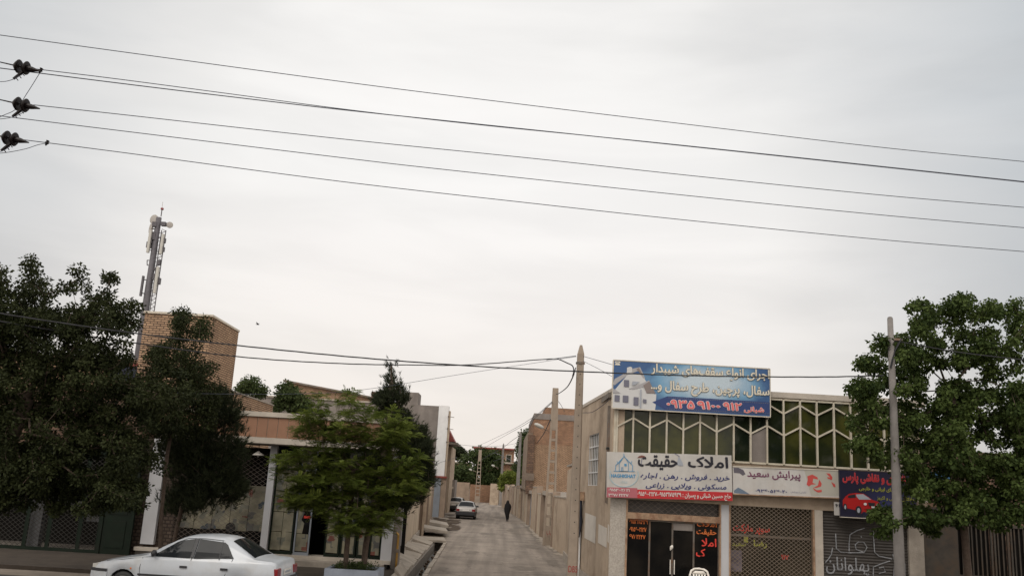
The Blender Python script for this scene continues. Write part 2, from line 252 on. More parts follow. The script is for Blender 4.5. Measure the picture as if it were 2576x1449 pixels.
# ---------------------------------------------------------------- mesh helper
class MB:
    def __init__(s): s.v = []; s.f = []; s.m = []
    def add(s, vs, fs, m=0):
        o = len(s.v); s.v += [tuple(p) for p in vs]; s.f += [tuple(i+o for i in f) for f in fs]; s.m += [m]*len(fs); return s
    def box(s, x0, x1, y0, y1, z0, z1, m=0):
        return s.add([(x0, y0, z0), (x1, y0, z0), (x1, y1, z0), (x0, y1, z0), (x0, y0, z1), (x1, y0, z1), (x1, y1, z1), (x0, y1, z1)],
                     [(0, 3, 2, 1), (4, 5, 6, 7), (0, 1, 5, 4), (1, 2, 6, 5), (2, 3, 7, 6), (3, 0, 4, 7)], m)
    def wall(s, a, b, th, z0, z1, m=0, z1b=None):    # wall from plan point a to b, thickness to the left of a->b
        a = Vector(a[:2]); b = Vector(b[:2]); d = (b-a).normalized(); n = Vector((-d.y, d.x))*th
        zb = z1 if z1b is None else z1b
        c = [a, b, b+n, a+n]; zt = [z1, zb, zb, z1]
        vs = [(p.x, p.y, z0) for p in c] + [(p.x, p.y, z) for p, z in zip(c, zt)]
        fs = [(0, 1, 5, 4), (1, 2, 6, 5), (2, 3, 7, 6), (3, 0, 4, 7), (4, 5, 6, 7), (0, 3, 2, 1)]
        if th < 0: fs = [f[::-1] for f in fs]
        return s.add(vs, fs, m)
    def quad(s, a, b, c, d, m=0): return s.add([a, b, c, d], [(0, 1, 2, 3)], m)
    def poly(s, pts, m=0): return s.add(pts, [tuple(range(len(pts)))], m)
    def prism(s, pts, axis, lo, hi, m=0):            # 2-D polygon extruded along an axis
        def P(p, t): return {'y': (p[0], t, p[1]), 'x': (t, p[0], p[1]), 'z': (p[0], p[1], t)}[axis]
        n = len(pts); vs = [P(p, lo) for p in pts] + [P(p, hi) for p in pts]
        fs = [tuple(range(n)), tuple(range(2*n-1, n-1, -1))] + [(i, n+i, n+(i+1) % n, (i+1) % n) for i in range(n)]
        return s.add(vs, fs, m)
    def tube(s, pts, r, n=6, m=0, cap=True):
        pts = [Vector(p) for p in pts]; k = len(pts)
        if k < 2: return s
        rr = r if hasattr(r, '__len__') else [r]*k
        vs = []; ref = None
        for i, p in enumerate(pts):
            t = (pts[min(i+1, k-1)]-pts[max(i-1, 0)])
            if t.length < 1e-9: t = Vector((0, 0, 1))
            t.normalize()
            if ref is None: ref = Vector((0, 0, 1)) if abs(t.z) < .9 else Vector((1, 0, 0))
            u = t.cross(ref)
            if u.length < 1e-6: u = t.cross(Vector((0, 1, 0)))
            u.normalize(); v = t.cross(u).normalized(); ref = -v.cross(t).cross(t) if False else ref
            for j in range(n):
                a = 2*math.pi*(j+.5)/n; vs.append(p + (u*math.cos(a)+v*math.sin(a))*rr[i])
        fs = [(i*n+j, i*n+(j+1) % n, (i+1)*n+(j+1) % n, (i+1)*n+j) for i in range(k-1) for j in range(n)]
        if cap: fs += [tuple(range(n))[::-1], tuple((k-1)*n+j for j in range(n))]
        return s.add(vs, fs, m)
    def rings(s, rows, m=0, cap=True, closed=True):  # rows of equal-length point loops
        n = len(rows[0]); vs = [p for r in rows for p in r]; k = len(rows); e = n if closed else n-1
        fs = [(i*n+j, i*n+(j+1) % n, (i+1)*n+(j+1) % n, (i+1)*n+j) for i in range(k-1) for j in range(e)]
        if cap: fs += [tuple(range(n))[::-1], tuple((k-1)*n+j for j in range(n))]
        return s.add(vs, fs, m)
    def lathe(s, prof, c, ax=(0, 0, 1), n=16, m=0):  # prof: (radius, distance along ax)
        ax = Vector(ax).normalized(); ref = Vector((0, 0, 1)) if abs(ax.z) < .9 else Vector((1, 0, 0))
        u = ax.cross(ref).normalized(); v = ax.cross(u); c = Vector(c)
        return s.rings([[c+ax*h+(u*math.cos(2*math.pi*j/n)+v*math.sin(2*math.pi*j/n))*max(r, 1e-4) for j in range(n)] for r, h in prof], m)
    def build(s, name, mats, parent=None, smooth=False, world=True, sub=0, bevel=0):
        off = Vector((0, 0, 0))
        if parent is not None and world:
            r = parent
            while r.parent is not None: r = r.parent
            off = Vector(r.location)
        me = bpy.data.meshes.new(name); me.from_pydata([tuple(Vector(p)-off) for p in s.v], [], s.f); me.update()
        if not isinstance(mats, (list, tuple)): mats = [mats]
        for x in mats: me.materials.append(x)
        uv = me.uv_layers.new(name='UVMap'); co = [v.co for v in me.vertices]
        dat = np.zeros(len(me.loops)*2, dtype=np.float32)
        for p, mi in zip(me.polygons, s.m):
            p.material_index = mi; p.use_smooth = smooth; nn = p.normal
            if abs(nn.z) > .8: tx = Vector((1, 0, 0)); ty = Vector((0, 1, 0))
            else: tx = Vector((-nn.y, nn.x, 0)).normalized(); ty = Vector((0, 0, 1))
            for li in p.loop_indices:
                q = co[me.loops[li].vertex_index]+off; dat[2*li] = q.dot(tx); dat[2*li+1] = q.dot(ty)
        uv.data.foreach_set('uv', dat)
        o = bpy.data.objects.new(name, me); COL.objects.link(o)
        if parent is not None: o.parent = parent
        if bevel:
            b = o.modifiers.new('b', 'BEVEL'); b.width = bevel; b.segments = 2; b.limit_method = 'ANGLE'
        if sub:
            b = o.modifiers.new('s', 'SUBSURF'); b.levels = sub; b.render_levels = sub
        return o
def thing(name, label, cat, loc=(0, 0, 0), rz=0, group=None):
    o = bpy.data.objects.new(name, None); COL.objects.link(o); o.location = loc; o.rotation_euler = (0, 0, rz)
    o['label'] = label; o['category'] = cat
    if group: o['group'] = group
    return o
def tag(o, label, cat, group=None):
    o['label'] = label; o['category'] = cat
    if group: o['group'] = group
    return o
def struct(o): o['kind'] = 'structure'; return o

# ---------------------------------------------------------------- Persian lettering
_B = {'ا': (0xFE8D, 2), 'ب': (0xFE8F, 4), 'پ': (0xFB56, 4), 'ت': (0xFE95, 4), 'ج': (0xFE9D, 4), 'چ': (0xFB7A, 4), 'ح': (0xFEA1, 4), 'خ': (0xFEA5, 4),
      'د': (0xFEA9, 2), 'ر': (0xFEAD, 2), 'ز': (0xFEAF, 2), 'س': (0xFEB1, 4), 'ش': (0xFEB5, 4), 'ص': (0xFEB9, 4), 'ض': (0xFEBD, 4), 'ط': (0xFEC1, 4),
      'ع': (0xFEC9, 4), 'غ': (0xFECD, 4), 'ف': (0xFED1, 4), 'ق': (0xFED5, 4), 'ک': (0xFB8E, 4), 'گ': (0xFB92, 4), 'ل': (0xFEDD, 4), 'م': (0xFEE1, 4),
      'ن': (0xFEE5, 4), 'و': (0xFEED, 2), 'ه': (0xFEE9, 4), 'ی': (0xFBFC, 4), 'آ': (0xFE81, 2)}
def fa(s):
    o = []; i = 0
    while i < len(s):
        c = s[i]
        if c not in _B:
            if c != '\u200c': o.append(c)
            i += 1; continue
        prev = i > 0 and s[i-1] in _B and _B[s[i-1]][1] == 4
        if c == 'ل' and i+1 < len(s) and s[i+1] == 'ا':
            o.append(chr(0xFEFC if prev else 0xFEFB)); i += 2; continue
        nxt = i+1 < len(s) and s[i+1] in _B and _B[c][1] == 4
        o.append(chr(_B[c][0] + (3 if prev and nxt else 1 if prev else 2 if nxt else 0))); i += 1
    r = o[::-1]; res = []; run = []
    for ch in r:
        if '\u06f0' <= ch <= '\u06f9': run.append(ch)
        else: res += run[::-1]; run = []; res.append(ch)
    return ''.join(res + run[::-1])
DIG = str.maketrans('0123456789', '۰۱۲۳۴۵۶۷۸۹')
def text(name, s, x0, x1, z0, z1, Y, m, parent, bold=.02, th=.004, outline=None, om=None, persian=True, plane=None, shear=0, rot=0):
    """lettering fitted to the rectangle x0..x1, z0..z1 on the wall plane Y (faces -Y), or mapped by plane(u, v)"""
    bodies = [(bold, -.005, m)] + ([(outline, -.0005, om)] if outline else [])
    ref = None; out_ = None
    for k, (bd, back, mm) in enumerate(bodies):
        c = bpy.data.curves.new('lettering', 'FONT'); c.body = fa(s) if persian else s; c.size = 1; c.shear = shear
        c.resolution_u = 4
        o = bpy.data.objects.new('lettering', c); COL.objects.link(o); bpy.context.view_layer.update()
        me = bpy.data.meshes.new_from_object(o.evaluated_get(bpy.context.evaluated_depsgraph_get()))
        bpy.data.objects.remove(o); bpy.data.curves.remove(c)
        me.materials.clear(); me.materials.append(mm); me.name = name
        n = len(me.vertices); co = np.zeros(n*3); me.vertices.foreach_get('co', co); co = co.reshape(-1, 3)
        if bd > 0:                                     # embolden: the same glyphs laid again around their outline, each a hair behind
            fs_ = [tuple(p.vertices) for p in me.polygons]; n0 = n; cos_ = [co]
            for q in range(8): cos_.append(co+np.array([math.cos(q*math.pi/4)*bd, math.sin(q*math.pi/4)*bd, 0]))
            co = np.vstack(cos_); lay = np.repeat(np.arange(9)*.00042, n0)
            nm_ = bpy.data.meshes.new(name); nm_.from_pydata([tuple(p) for p in co], [], [tuple(i+n0*q for i in f) for q in range(9) for f in fs_]); nm_.materials.append(mm); bpy.data.meshes.remove(me); me = nm_; n = len(co)
        else: lay = np.zeros(n)
        if ref is None: ref = (co.min(0), co.max(0))
        mn, mxx = ref
        u = (co[:, 0]-mn[0])/(mxx[0]-mn[0]); v = (co[:, 1]-mn[1])/(mxx[1]-mn[1])
        X = x0+u*(x1-x0); Z = z0+v*(z1-z0) + (u-.5)*(x1-x0)*rot
        nc = np.stack([X, np.full(n, Y-.001+back)+lay, Z], 1) if plane is None else np.array([plane(a, b, back) for a, b in zip(u, v)])
        r = parent
        while r is not None and r.parent is not None: r = r.parent
        if r is not None: nc = nc-np.array(r.location)
        me.vertices.foreach_set('co', nc.ravel()); me.update()
        o = bpy.data.objects.new(name if k == 0 else 'lettering_outline', me); COL.objects.link(o)
        if k == 0: out_ = o; o.parent = parent
        else: o.parent = parent
    return out_

# ================================================================ GROUND
def lineX(pts, y):
    for (xa, ya), (xb, yb) in zip(pts, pts[1:]):
        if y <= yb: return xa+(xb-xa)*(y-ya)/(yb-ya)
    return pts[-1][0]
WALL_R = [(3.55, 26.0), (3.35, 32.0), (2.62, 46.5), (2.05, 77), (.30, 121), (-.3, 146)]
WALL_L = [(-3.30, 29.3), (-4.23, 49.3), (-5.6, 75)]
GL = [(-2.72, 27.0), (-3.02, 44)]; GR = [(-2.20, 27.0), (-2.55, 44)]      # gutter edges
g = MB()
X3, Y3 = 600, 900
for (ya, yb) in ((-60, 27.0), (44, Y3)): g.quad((-X3, ya, -.004), (X3, ya, -.004), (X3, yb, -.004), (-X3, yb, -.004))
g.quad((-X3, 27, -.004), (GL[0][0], 27, -.004), (GL[1][0], 44, -.004), (-X3, 44, -.004))
g.quad((GR[0][0], 27, -.004), (X3, 27, -.004), (X3, 44, -.004), (GR[1][0], 44, -.004))
struct(g.build('ground', K['dirt']))
struct(MB().quad((-200, -20, 0), (200, -20, 0), (200, 23.2, 0), (-200, 23.2, 0)).build('main_road', K['asphalt']))
g = MB(); edge = [(-2.2, 24.2), (-2.20, 27), (-2.55, 44), (-2.75, 52), (-3.1, 62), (-3.6, 70), (-4.9, 82), (-7, 100), (-13, 125), (-22, 145)]
rt = [(4.6, 24.2), (3.7, 27)] + [(x, y) for x, y in ((2.66, 44), (2.5, 52), (2.32, 62), (2.15, 70), (1.82, 82), (1.13, 100), (.2, 125), (-.3, 145))]
for (a, b), (c, d) in zip(zip(edge, rt), zip(edge[1:], rt[1:])): g.quad((*a, .004), (*b, .004), (*d, .004), (*c, .004))
struct(g.build('alley_road', K['alley']))
# broken pale paving and mud on the left margin of the alley
g = MB(); rr = random.Random(3)
for i in range(46):
    y = rr.uniform(47, 95) if i < 26 else rr.uniform(57, 71); x = lineX(edge, y)-rr.uniform(-.5, 1.2); r = rr.uniform(.15, .6)
    g.add([(x+r*rr.uniform(.6, 1.2)*math.cos(a), y+3*r*rr.uniform(.6, 1.2)*math.sin(a), .009+.0006*i) for a in [k*math.pi/5 for k in range(10)]], [tuple(range(10))])
o = struct(g.build('mud_patches', K['soil']))
K['patch1'] = mat('old_asphalt_patch', (.15, .128, .108), .9, .25, 5, .6, 30); K['patch2'] = mat('pale_dust', (.30, .26, .215), .95, .2, 4, .4, 30)
g = MB(); g2 = MB()
for i, (x, y, rx, ry) in enumerate(((.9, 33, .5, .9), (-1.1, 39, .35, 1.1), (1.6, 45, .5, 1.6), (-.6, 54, .6, 1.2), (.9, 60, .4, 2.2), (-1.5, 66, .5, 1.5), (.2, 82, .8, 3), (2.2, 36, .25, 1.8), (-1.8, 31, .2, .7))):
    g.add([(x+rx*rr.uniform(.6, 1.2)*math.cos(a), y+ry*rr.uniform(.6, 1.2)*math.sin(a), .008+.0005*i) for a in [k*math.pi/7 for k in range(14)]], [tuple(range(14))])
for i in range(60):
    y = 28+i*.8; x = lineX(WALL_R, y)-rr.uniform(.02, .22); r = rr.uniform(.08, .3)
    g2.add([(x+r*rr.uniform(.5, 1.2)*math.cos(a), y+2.4*r*rr.uniform(.6, 1.2)*math.sin(a), .014+.0004*i) for a in [k*math.pi/5 for k in range(10)]], [tuple(range(10))])
struct(g.build('road_patches', K['patch1'])); struct(g2.build('road_dust', K['patch2']))
# sidewalk of poured concrete slabs between the gutter and the cream wall
g = MB(); ys = [24.4, 27.0, 29.0, 31.2, 33.4, 35.7, 38.2, 41, 43.6]
for i, (a, b) in enumerate(zip(ys, ys[1:])):
    xl, xr = lineX(WALL_L, max(a, 29.3)), lineX(GL, max(a, 27))
    xl2, xr2 = lineX(WALL_L, max(b, 29.3)), lineX(GL, max(b, 27))
    h = .10+.03*(i % 3); h2 = h+.12*(i % 2)-.02
    if b < 29.4: xl = xl2 = -2.95
    g.add([(xl, a, -.3), (xr, a, -.3), (xr, a, h-.05), (xl, a, h2+.10), (xl2, b-.03, -.3), (xr2-.02, b-.03, -.3), (xr2-.02, b-.03, h-.04), (xl2, b-.03, h2+.12)],
          [(0, 1, 2, 3), (1, 5, 6, 2), (5, 4, 7, 6), (4, 0, 3, 7), (3, 2, 6, 7)])
struct(g.build('sidewalk', K['concrete']))
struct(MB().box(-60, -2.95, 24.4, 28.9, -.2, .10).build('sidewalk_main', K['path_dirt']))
struct(MB().box(3.75, 60, 23.6, 25.5, -.2, .10).build('sidewalk_shops', K['conc_dark']))
t = thing('gutter', 'open concrete gutter with rubbish and water along the left edge of the alley', 'gutter', (-2.5, 27, -.35))
g = MB(); a0, a1, b0, b1 = GL[0][0], GL[1][0], GR[0][0], GR[1][0]
g.quad((a0, 27, -.36), (b0, 27, -.36), (b1, 44, -.36), (a1, 44, -.36))
g.wall((a0, 27), (a1, 44), -.06, -.36, .02); g.quad((a1-.02, 43.995, -.4), (b1+.02, 43.995, -.4), (b1+.02, 43.995, .0), (a1-.02, 43.995, .0))
g.build('channel', K['conc_dark'], t)
g = MB(); n = 9
for i in range(n):
    u0, u1 = i/n, (i+1)/n-.006
    g.wall((b0+(b1-b0)*u0, 27+17*u0), (b0+(b1-b0)*u1, 27+17*u1), -.14, -.36, .05+.015*(i % 3))
g.build('kerb_stones', K['concrete'], t)
MB().quad((a0+.1, 27, -.33), (b0-.05, 27, -.33), (b1-.05, 44, -.33), (a1+.1, 44, -.33)).build('puddle', K['water'], t)
g = MB()
for i in range(14):
    c = Vector((lineX(GL, 30+i)+.12+.2*rr.random(), 30+i*1.0, -.30)); g.lathe([(0, -.05), (.07, -.02), (.05, .05), (0, .08)], c, (rr.random(), rr.random(), .6), 6)
g.build('rubbish', K['soil'], t)['kind'] = 'stuff'
# slabs bridging the gutter in front of the doors
SL = [('flat cracked concrete slab bridging the gutter end by the cream wall', 44.3, -3.25, 1.5, 2.4, 0, .06, .12),
      ('tilted concrete slab before the brown doorway, nearer of two', 50.5, -3.55, 1.5, 3.2, -.10, .22, .16),
      ('tilted concrete slab in front of the blue grey door, farther of two', 56.5, -3.9, 1.6, 3.4, -.12, .26, .18)]
for lab, y, x, wx, wy, tl, z, th in SL:
    s = MB(); s.add([(-wx/2, -wy/2, 0), (wx/2, -wy/2, 0), (wx/2*.9, wy/2, 0), (-wx/2, wy/2, 0), (-wx/2, -wy/2, th), (wx/2, -wy/2, th), (wx/2*.9, wy/2, th), (-wx/2, wy/2, th)],
                    [(0, 3, 2, 1), (4, 5, 6, 7), (0, 1, 5, 4), (1, 2, 6, 5), (2, 3, 7, 6), (3, 0, 4, 7)])
    o = s.build('concrete_slab', K['concrete'], None, bevel=.02); o.location = (x, y, z); o.rotation_euler = (0, -tl, .07); tag(o, lab, 'concrete slab', 'slabs bridging the gutter')

# ================================================================ RIGHT SHOP BUILDING
YF = 25.5
XC = 3.10                                            # its corner on the alley
def lattice(mb, x0, x1, z0, z1, y, dx, dz, t=.012):
    """diamond grille of flat crossing bars inside a rectangle, drawn on the plane y"""
    k = dz/dx
    for s in (1, -1):
        c0 = z0-(x1-x0)*k-dz; c = c0
        while c < z1+(x1-x0)*k+dz:
            # z = c + s*k*(x-x0)
            pts = []
            for xx in (x0, x1):
                zz = c+s*k*(xx-x0)
                pts.append((xx, zz))
            (xa, za), (xb, zb) = pts
            def clip(xa, za, xb, zb):
                if max(za, zb) <= z0 or min(za, zb) >= z1: return None
                f = lambda z: xa+(z-za)/(zb-za)*(xb-xa)
                if za < z0: xa, za = f(z0), z0
                elif za > z1: xa, za = f(z1), z1
                return xa, za
            A = clip(xa, za, xb, zb); B = clip(xb, zb, xa, za)
            if A and B:
                yy = y+(.006 if s > 0 else 0); h = t*math.hypot(1, k)/2
                mb.add([(A[0], yy, A[1]-h), (B[0], yy, B[1]-h), (B[0], yy, B[1]+h), (A[0], yy, A[1]+h),
                        (A[0], yy+.005, A[1]-h), (B[0], yy+.005, B[1]-h), (B[0], yy+.005, B[1]+h), (A[0], yy+.005, A[1]+h)],
                       [(0, 1, 2, 3), (7, 6, 5, 4), (0, 4, 5, 1), (3, 2, 6, 7)])
            c += dz

ZT = AZ(1950, 986, YF); ZW1 = AZ(1950, 1004, YF); ZW0 = AZ(1950, 1168, YF)
XE = AX(2330, 1200, YF)
P = [AX(1560, 1400, YF), AX(1576, 1400, YF), AX(1812, 1400, YF), AX(1835, 1400, YF), AX(2048, 1400, YF), AX(2072, 1400, YF), AX(2287, 1400, YF), AX(2325, 1400, YF)]
ZL = AZ(1700, 1262, YF)                              # head of the openings
rb = thing('shop_building', 'two storey corner shop building with zigzag window front and beige plaster side', 'building', (6, YF, 0))
g = MB()
side = [(XC, YF), (XC-.22, 29.2), (XC-.40, 32.4)]
g.box(XC, XE, YF, YF+.25, ZW1, ZT-.16)               # wall over the windows
g.box(XC, P[0]+.02, YF, YF+.25, ZL, ZW1)             # narrow wall left of the windows
g.box(P[0]+.02, XE, YF, YF+.25, ZL, ZW0-.02)         # wall between shops and windows
g.box(XC, XC+.3, YF+.25, YF+1, 0, ZT-.17)
SZ = ZT-.22
for (a, b) in zip(side, side[1:]):
    pass
# side wall with the tall barred window opening
ya, yb, za, zb = 27.9, 29.9, 3.0, 4.62
def sx(y): return XC - .055*(y-YF)
def sq(y0, y1, z0, z1): g.add([(sx(y0), y0, z0), (sx(y1), y1, z0), (sx(y1), y1, z1), (sx(y0), y0, z1), (sx(y0)+.25, y0, z0), (sx(y1)+.25, y1, z0), (sx(y1)+.25, y1, z1), (sx(y0)+.25, y0, z1)],
    [(1, 0, 3, 2), (4, 5, 6, 7), (0, 1, 5, 4), (2, 3, 7, 6), (0, 4, 7, 3), (1, 2, 6, 5)])
Y1 = 32.4
sq(YF+.02, ya, 0, SZ); sq(yb, Y1, 0, SZ); sq(ya, yb, 0, za); sq(ya, yb, zb, SZ)
g.box(sx(Y1)+.25, XE, Y1, Y1+.25, 0, SZ)
g.box(XE-.25, XE, YF+.25, Y1, 0, SZ)
g.build('wall', K['cream2'], rb)
MB().box(sx(Y1)+.26, XE-.26, YF+.3, Y1-.02, ZT-.40, ZT-.25).build('roof', K['conc_dark'], rb)
g = MB(); g.box(XC-.03, XE+.05, YF-.06, YF+.3, ZT-.16, ZT)
g.wall((XC-.03, YF+.3), (sx(Y1)-.03, Y1), -.3, SZ, SZ+.10)
g.build('coping', K['coping'], rb)
MB().wall((XC-.045, YF+.3), (sx(Y1)-.045, Y1), .02, 0, .28).build('plinth', K['concrete'], rb)
# dark rooms behind
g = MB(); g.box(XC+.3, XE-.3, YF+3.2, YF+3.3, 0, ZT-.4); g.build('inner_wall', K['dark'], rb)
g = MB(); g.box(XC+.3, XE-.3, YF+.27, YF+3.2, ZL+.03, ZL+.15); g.box(XC+.3, XE-.3, YF+.02, YF+3.2, -.05, .14)
g.build('inner_floor', K['conc_dark'], rb)
# window in the side wall
wn_ = MB().add([(sx(ya)+.12, ya, za), (sx(yb)+.12, yb, za), (sx(yb)+.12, yb, zb), (sx(ya)+.12, ya, zb)], [(0, 1, 2, 3)]).build('window', K['olive2'], rb)
g = MB()
for k in range(5):
    z = za+(zb-za)*k/4; g.tube([(sx(ya)+.03, ya, z), (sx(yb)+.03, yb, z)], .022, 4)
for k in range(7):
    y = ya+(yb-ya)*k/6; g.tube([(sx(y)+.03, y, za), (sx(y)+.03, y, zb)], .014, 4)
g.build('window_bars', K['white'], wn_)
# zigzag window wall, one bay per mullion
mull = [1551, 1591.5, 1633.5, 1676, 1718, 1760, 1802, 1845, 1887.5, 1929, 1971, 2013, 2055, 2098, 2140, 2182, 2224, 2266, 2306]
mx_ = [AX(x, 1110, YF) for x in mull]
zpk = AZ(1970, 1115-15, YF)                          # lower zigzag crest height measured at the middle
zlow = (AZ(1591, 1051, YF)+AZ(2182, 1087, YF))/2
for i in range(len(mx_)-1):
    xa, xb = mx_[i], mx_[i+1]
    la, lb = (0, .235) if i % 2 else (.235, 0)       # drop below the crest at each side
    wf = MB(); yy = YF-.035
    wf.box(xa-.024, xa+.024, YF-.05, YF+.06, ZW0, ZW1)
    if i == 0: wf.box(xa-.09, xa-.029, YF-.04, YF+.06, ZW0, ZW1)
    for zc in (zlow, zlow+.622):
        A, B = (xa+.024, zc-la), (xb-.024, zc-lb)
        wf.prism([(A[0], A[1]-.025), (B[0], B[1]-.025), (B[0], B[1]+.025), (A[0], A[1]+.025)], 'y', YF-.045, YF+.05)
    wf.box(xa+.028, xb-.028, YF-.04, YF+.05, ZW0-.018, ZW0+.035); wf.box(xa+.028, xb-.028, YF-.04, YF+.05, ZW1-.03, ZW1+.02)
    fr = wf.build('window', K['frame'], rb)
    mt_ = K['olive'] if i not in (7, 8, 9) else K['olive2']
    tlt = random.Random(i).uniform(-.014, .014)
    MB().quad((xa+.02, YF+.02+tlt, ZW0), (xb-.02, YF+.02-tlt, ZW0), (xb-.02, YF+.02, ZW1), (xa+.02, YF+.02, ZW1)).build('pane', mt_, fr)
    if i == 8:
        MB().prism([(xa+.03, ZW0+.03), (xb-.03, ZW0+.03), (xb-.03, zlow-.06), (xa+.03, zlow-.28)], 'y', YF-.01, YF+.01).build('filled_panel', K['grey'], fr)
# pillars between the shops
def pil(a, b, m, zt=ZL, y0=YF-.02): return MB().box(a, b, y0, YF+.32, 0, zt-.003).build('pillar', m, rb)
K['terrazzo'] = mat('terrazzo', (.36, .325, .285), .7, .25, 28, streak=.15)
pil(XC+.0, P[1]-.05, K['terrazzo']); pil(P[2]+.01, P[3]-.02, K['white_panel']); pil(P[4]+.02, P[5]-.01, K['coping']); pil(P[6], P[7], K['concrete'])
g = MB(); g.box(P[1]-.05, P[1]-.0, YF-.04, YF+.1, 0, ZL); g.box(P[2]-.03, P[2]+.01, YF-.04, YF+.1, 0, ZL); g.box(P[3]-.02, P[3]+.02, YF-.04, YF+.1, 0, ZL)
g.box(P[4]-.03, P[4]+.02, YF-.04, YF+.1, 0, ZL); g.build('steel_jamb', K['rust'], rb)
# first shop: lattice transom, lintel and glass doors
zt0, zt1 = AZ(1700, 1308, YF), AZ(1700, 1294, YF)
MB().box(P[1], P[2]-.03, YF-.05, YF+.08, zt0-.02, zt1).build('lintel', K['rust'], rb)
g = MB(); lattice(g, P[1], P[2]-.03, zt1, ZL, YF, .19, .14, .012); g.build('transom_grille', K['lattice_grey'], rb)
MB().box(P[1]+.01, P[2]-.04, YF+.20, YF+.24, zt1, ZL-.01).build('rolled_shutter', K['shutter'], rb)
xm = AX(1692, 1400, YF)
for xa, xb in ((P[1], AX(1634, 1400, YF)), (AX(1634, 1400, YF), xm), (xm, AX(1746, 1400, YF)), (AX(1746, 1400, YF), P[2]-.03)):
    g = MB(); f_ = .022
    g.box(xa+.003, xa+f_, YF+.07, YF+.11, .14, zt0-.02); g.box(xb-f_, xb-.003, YF+.07, YF+.11, .14, zt0-.02)
    g.box(xa+f_, xb-f_, YF+.07, YF+.11, .14, .24); g.box(xa+f_, xb-f_, YF+.07, YF+.11, zt0-.07, zt0-.02)
    d = g.build('glass_door', K['steel'], rb)
    MB().box(xa+f_, xb-f_, YF+.085, YF+.09, .24, zt0-.07).build('door_pane', K['darkglass'], d)
g = MB()
for s in (-.035, .035): g.tube([(xm+s*1.6, YF+.03, .72), (xm+s*1.6, YF+.03, 1.10)], .014, 6)
g.build('door_handle', K['plastic'], rb)
MB().box(xm+.02, xm+.56, YF+.05, YF+.06, zt0-.27, zt0-.08).build('notice_board', K['grey'], rb)
g = MB(); g.lathe([(0, -.09), (.035, -.03), (.05, .02), (.02, .07), (0, .08)], (xm-.03, YF+.04, 1.42), (.4, 0, .9), 8); g.build('padlock', K['plastic'], rb)
K['orange'] = plain('orange_vinyl', (.55, .14, .03), .6); K['redv'] = plain('red_vinyl', (.60, .045, .03), .6); K['navyv'] = plain('navy_vinyl', (.03, .035, .14), .6)
K['blackv'] = plain('black_vinyl', (.012, .012, .02), .5); K['limev'] = plain('lime_vinyl', (.30, .30, .04), .6); K['whitev'] = plain('white_vinyl', (.60, .58, .55), .6)
def cx2(x, y): return ((1650+x/3.677)*.8587, (1293+y/3.677)*.8587)
def cx3(x, y): return ((2300+x/3.677)*.8587, (1293+y/3.677)*.8587)
def T(cf, name, s, x0, y0, x1, y1, Y, m, parent, **k):
    a = at(*cf(x0, (y0+y1)/2), Y); b = at(*cf(x1, (y0+y1)/2), Y); c = at(*cf((x0+x1)/2, y0), Y); d = at(*cf((x0+x1)/2, y1), Y)
    return text(name, s, a.x, b.x, d.z, c.z, Y, m, parent, **k)
yg = YF+.065
for s, y0, y1, x1 in (('۰۹۱۵۳۱۷۵۹۳۹', 830, 885, 910), ('۰۹۱۵۶۰۰۲۱۲۷', 920, 968, 895), ('۶۷۸۲۲۴۷', 1000, 1048, 885)): T(cx2, 'phone_number', s, 712, y0, x1, y1, yg, K['orange'], rb, bold=.018)
T(cx2, 'lettering', 'املاک', 1440, 850, 1655, 918, yg, K['orange'], rb, bold=.022)
T(cx2, 'lettering', 'حقیقت', 1435, 945, 1650, 1015, yg, K['orange'], rb, bold=.022)
T(cx2, 'lettering', 'املا', 1490, 1040, 1650, 1130, yg, K['redv'], rb, bold=.022)
T(cx2, 'lettering', 'ک', 1430, 1150, 1530, 1240, yg, K['redv'], rb, bold=.022)
# a desk inside the first shop
dk = thing('desk', 'small grey desk dimly seen behind the glass doors', 'desk', (5.2, YF+.8, .14))
g = MB(); g.box(4.45, 5.35, YF+.4, YF+.9, .86, .90); g.build('desk_top', K['grey'], dk)
g = MB(); g.box(4.82, 5.02, YF+.5, YF+.8, .14, .859); g.build('desk_leg', K['white_panel'], dk)
# second shop: glass front behind a lattice shutter
g = MB(); lattice(g, P[3]+.02, P[4]-.03, .12, ZL, YF-.01, .136, .104, .011); g.build('lattice_shutter', K['lattice'], rb)
K['shopglass'] = glass('brownish_shop_glass', (.022, .019, .014), (.048, .040, .029), .8, .15, .02, .2)
MB().box(P[3]+.02, P[4]-.03, YF+.14, YF+.16, .14, ZL).build('shop_window', K['shopglass'], rb)
MB().box(P[3]+.02, P[4]-.03, YF+.10, YF+.14, AZ(1900, 1348, YF)-.03, AZ(1900, 1348, YF)+.03).build('window_rail', K['steel'], rb)
yg = YF+.13
T(cx2, 'lettering', 'سوپر مارکت', 1830, 890, 2225, 1000, yg, K['redv'], rb, bold=.022)
T(cx2, 'lettering', 'رضا', 2050, 1060, 2195, 1150, yg, K['limev'], rb, bold=.035)
T(cx2, 'lettering', 'سعید', 1818, 1090, 1965, 1135, yg, K['limev'], rb, bold=.02)
T(cx2, 'lettering', '۱۱۷', 2350, 1215, 2430, 1270, yg, K['redv'], rb, bold=.02)
K['poster'] = mat('faded_poster', (.12, .10, .12), .8, .6, 5)
a = at(*cx2(1800, 1165), yg); b = at(*cx2(1925, 1400), yg); MB().box(a.x, b.x, yg-.01, yg, b.z, a.z).build('faded_poster', K['poster'], rb)
a = at(*cx2(1945, 1010), yg); b = at(*cx2(1990, 1085), yg); MB().box(a.x, b.x, yg-.01, yg, b.z, a.z).build('faded_poster', K['limev'], rb)
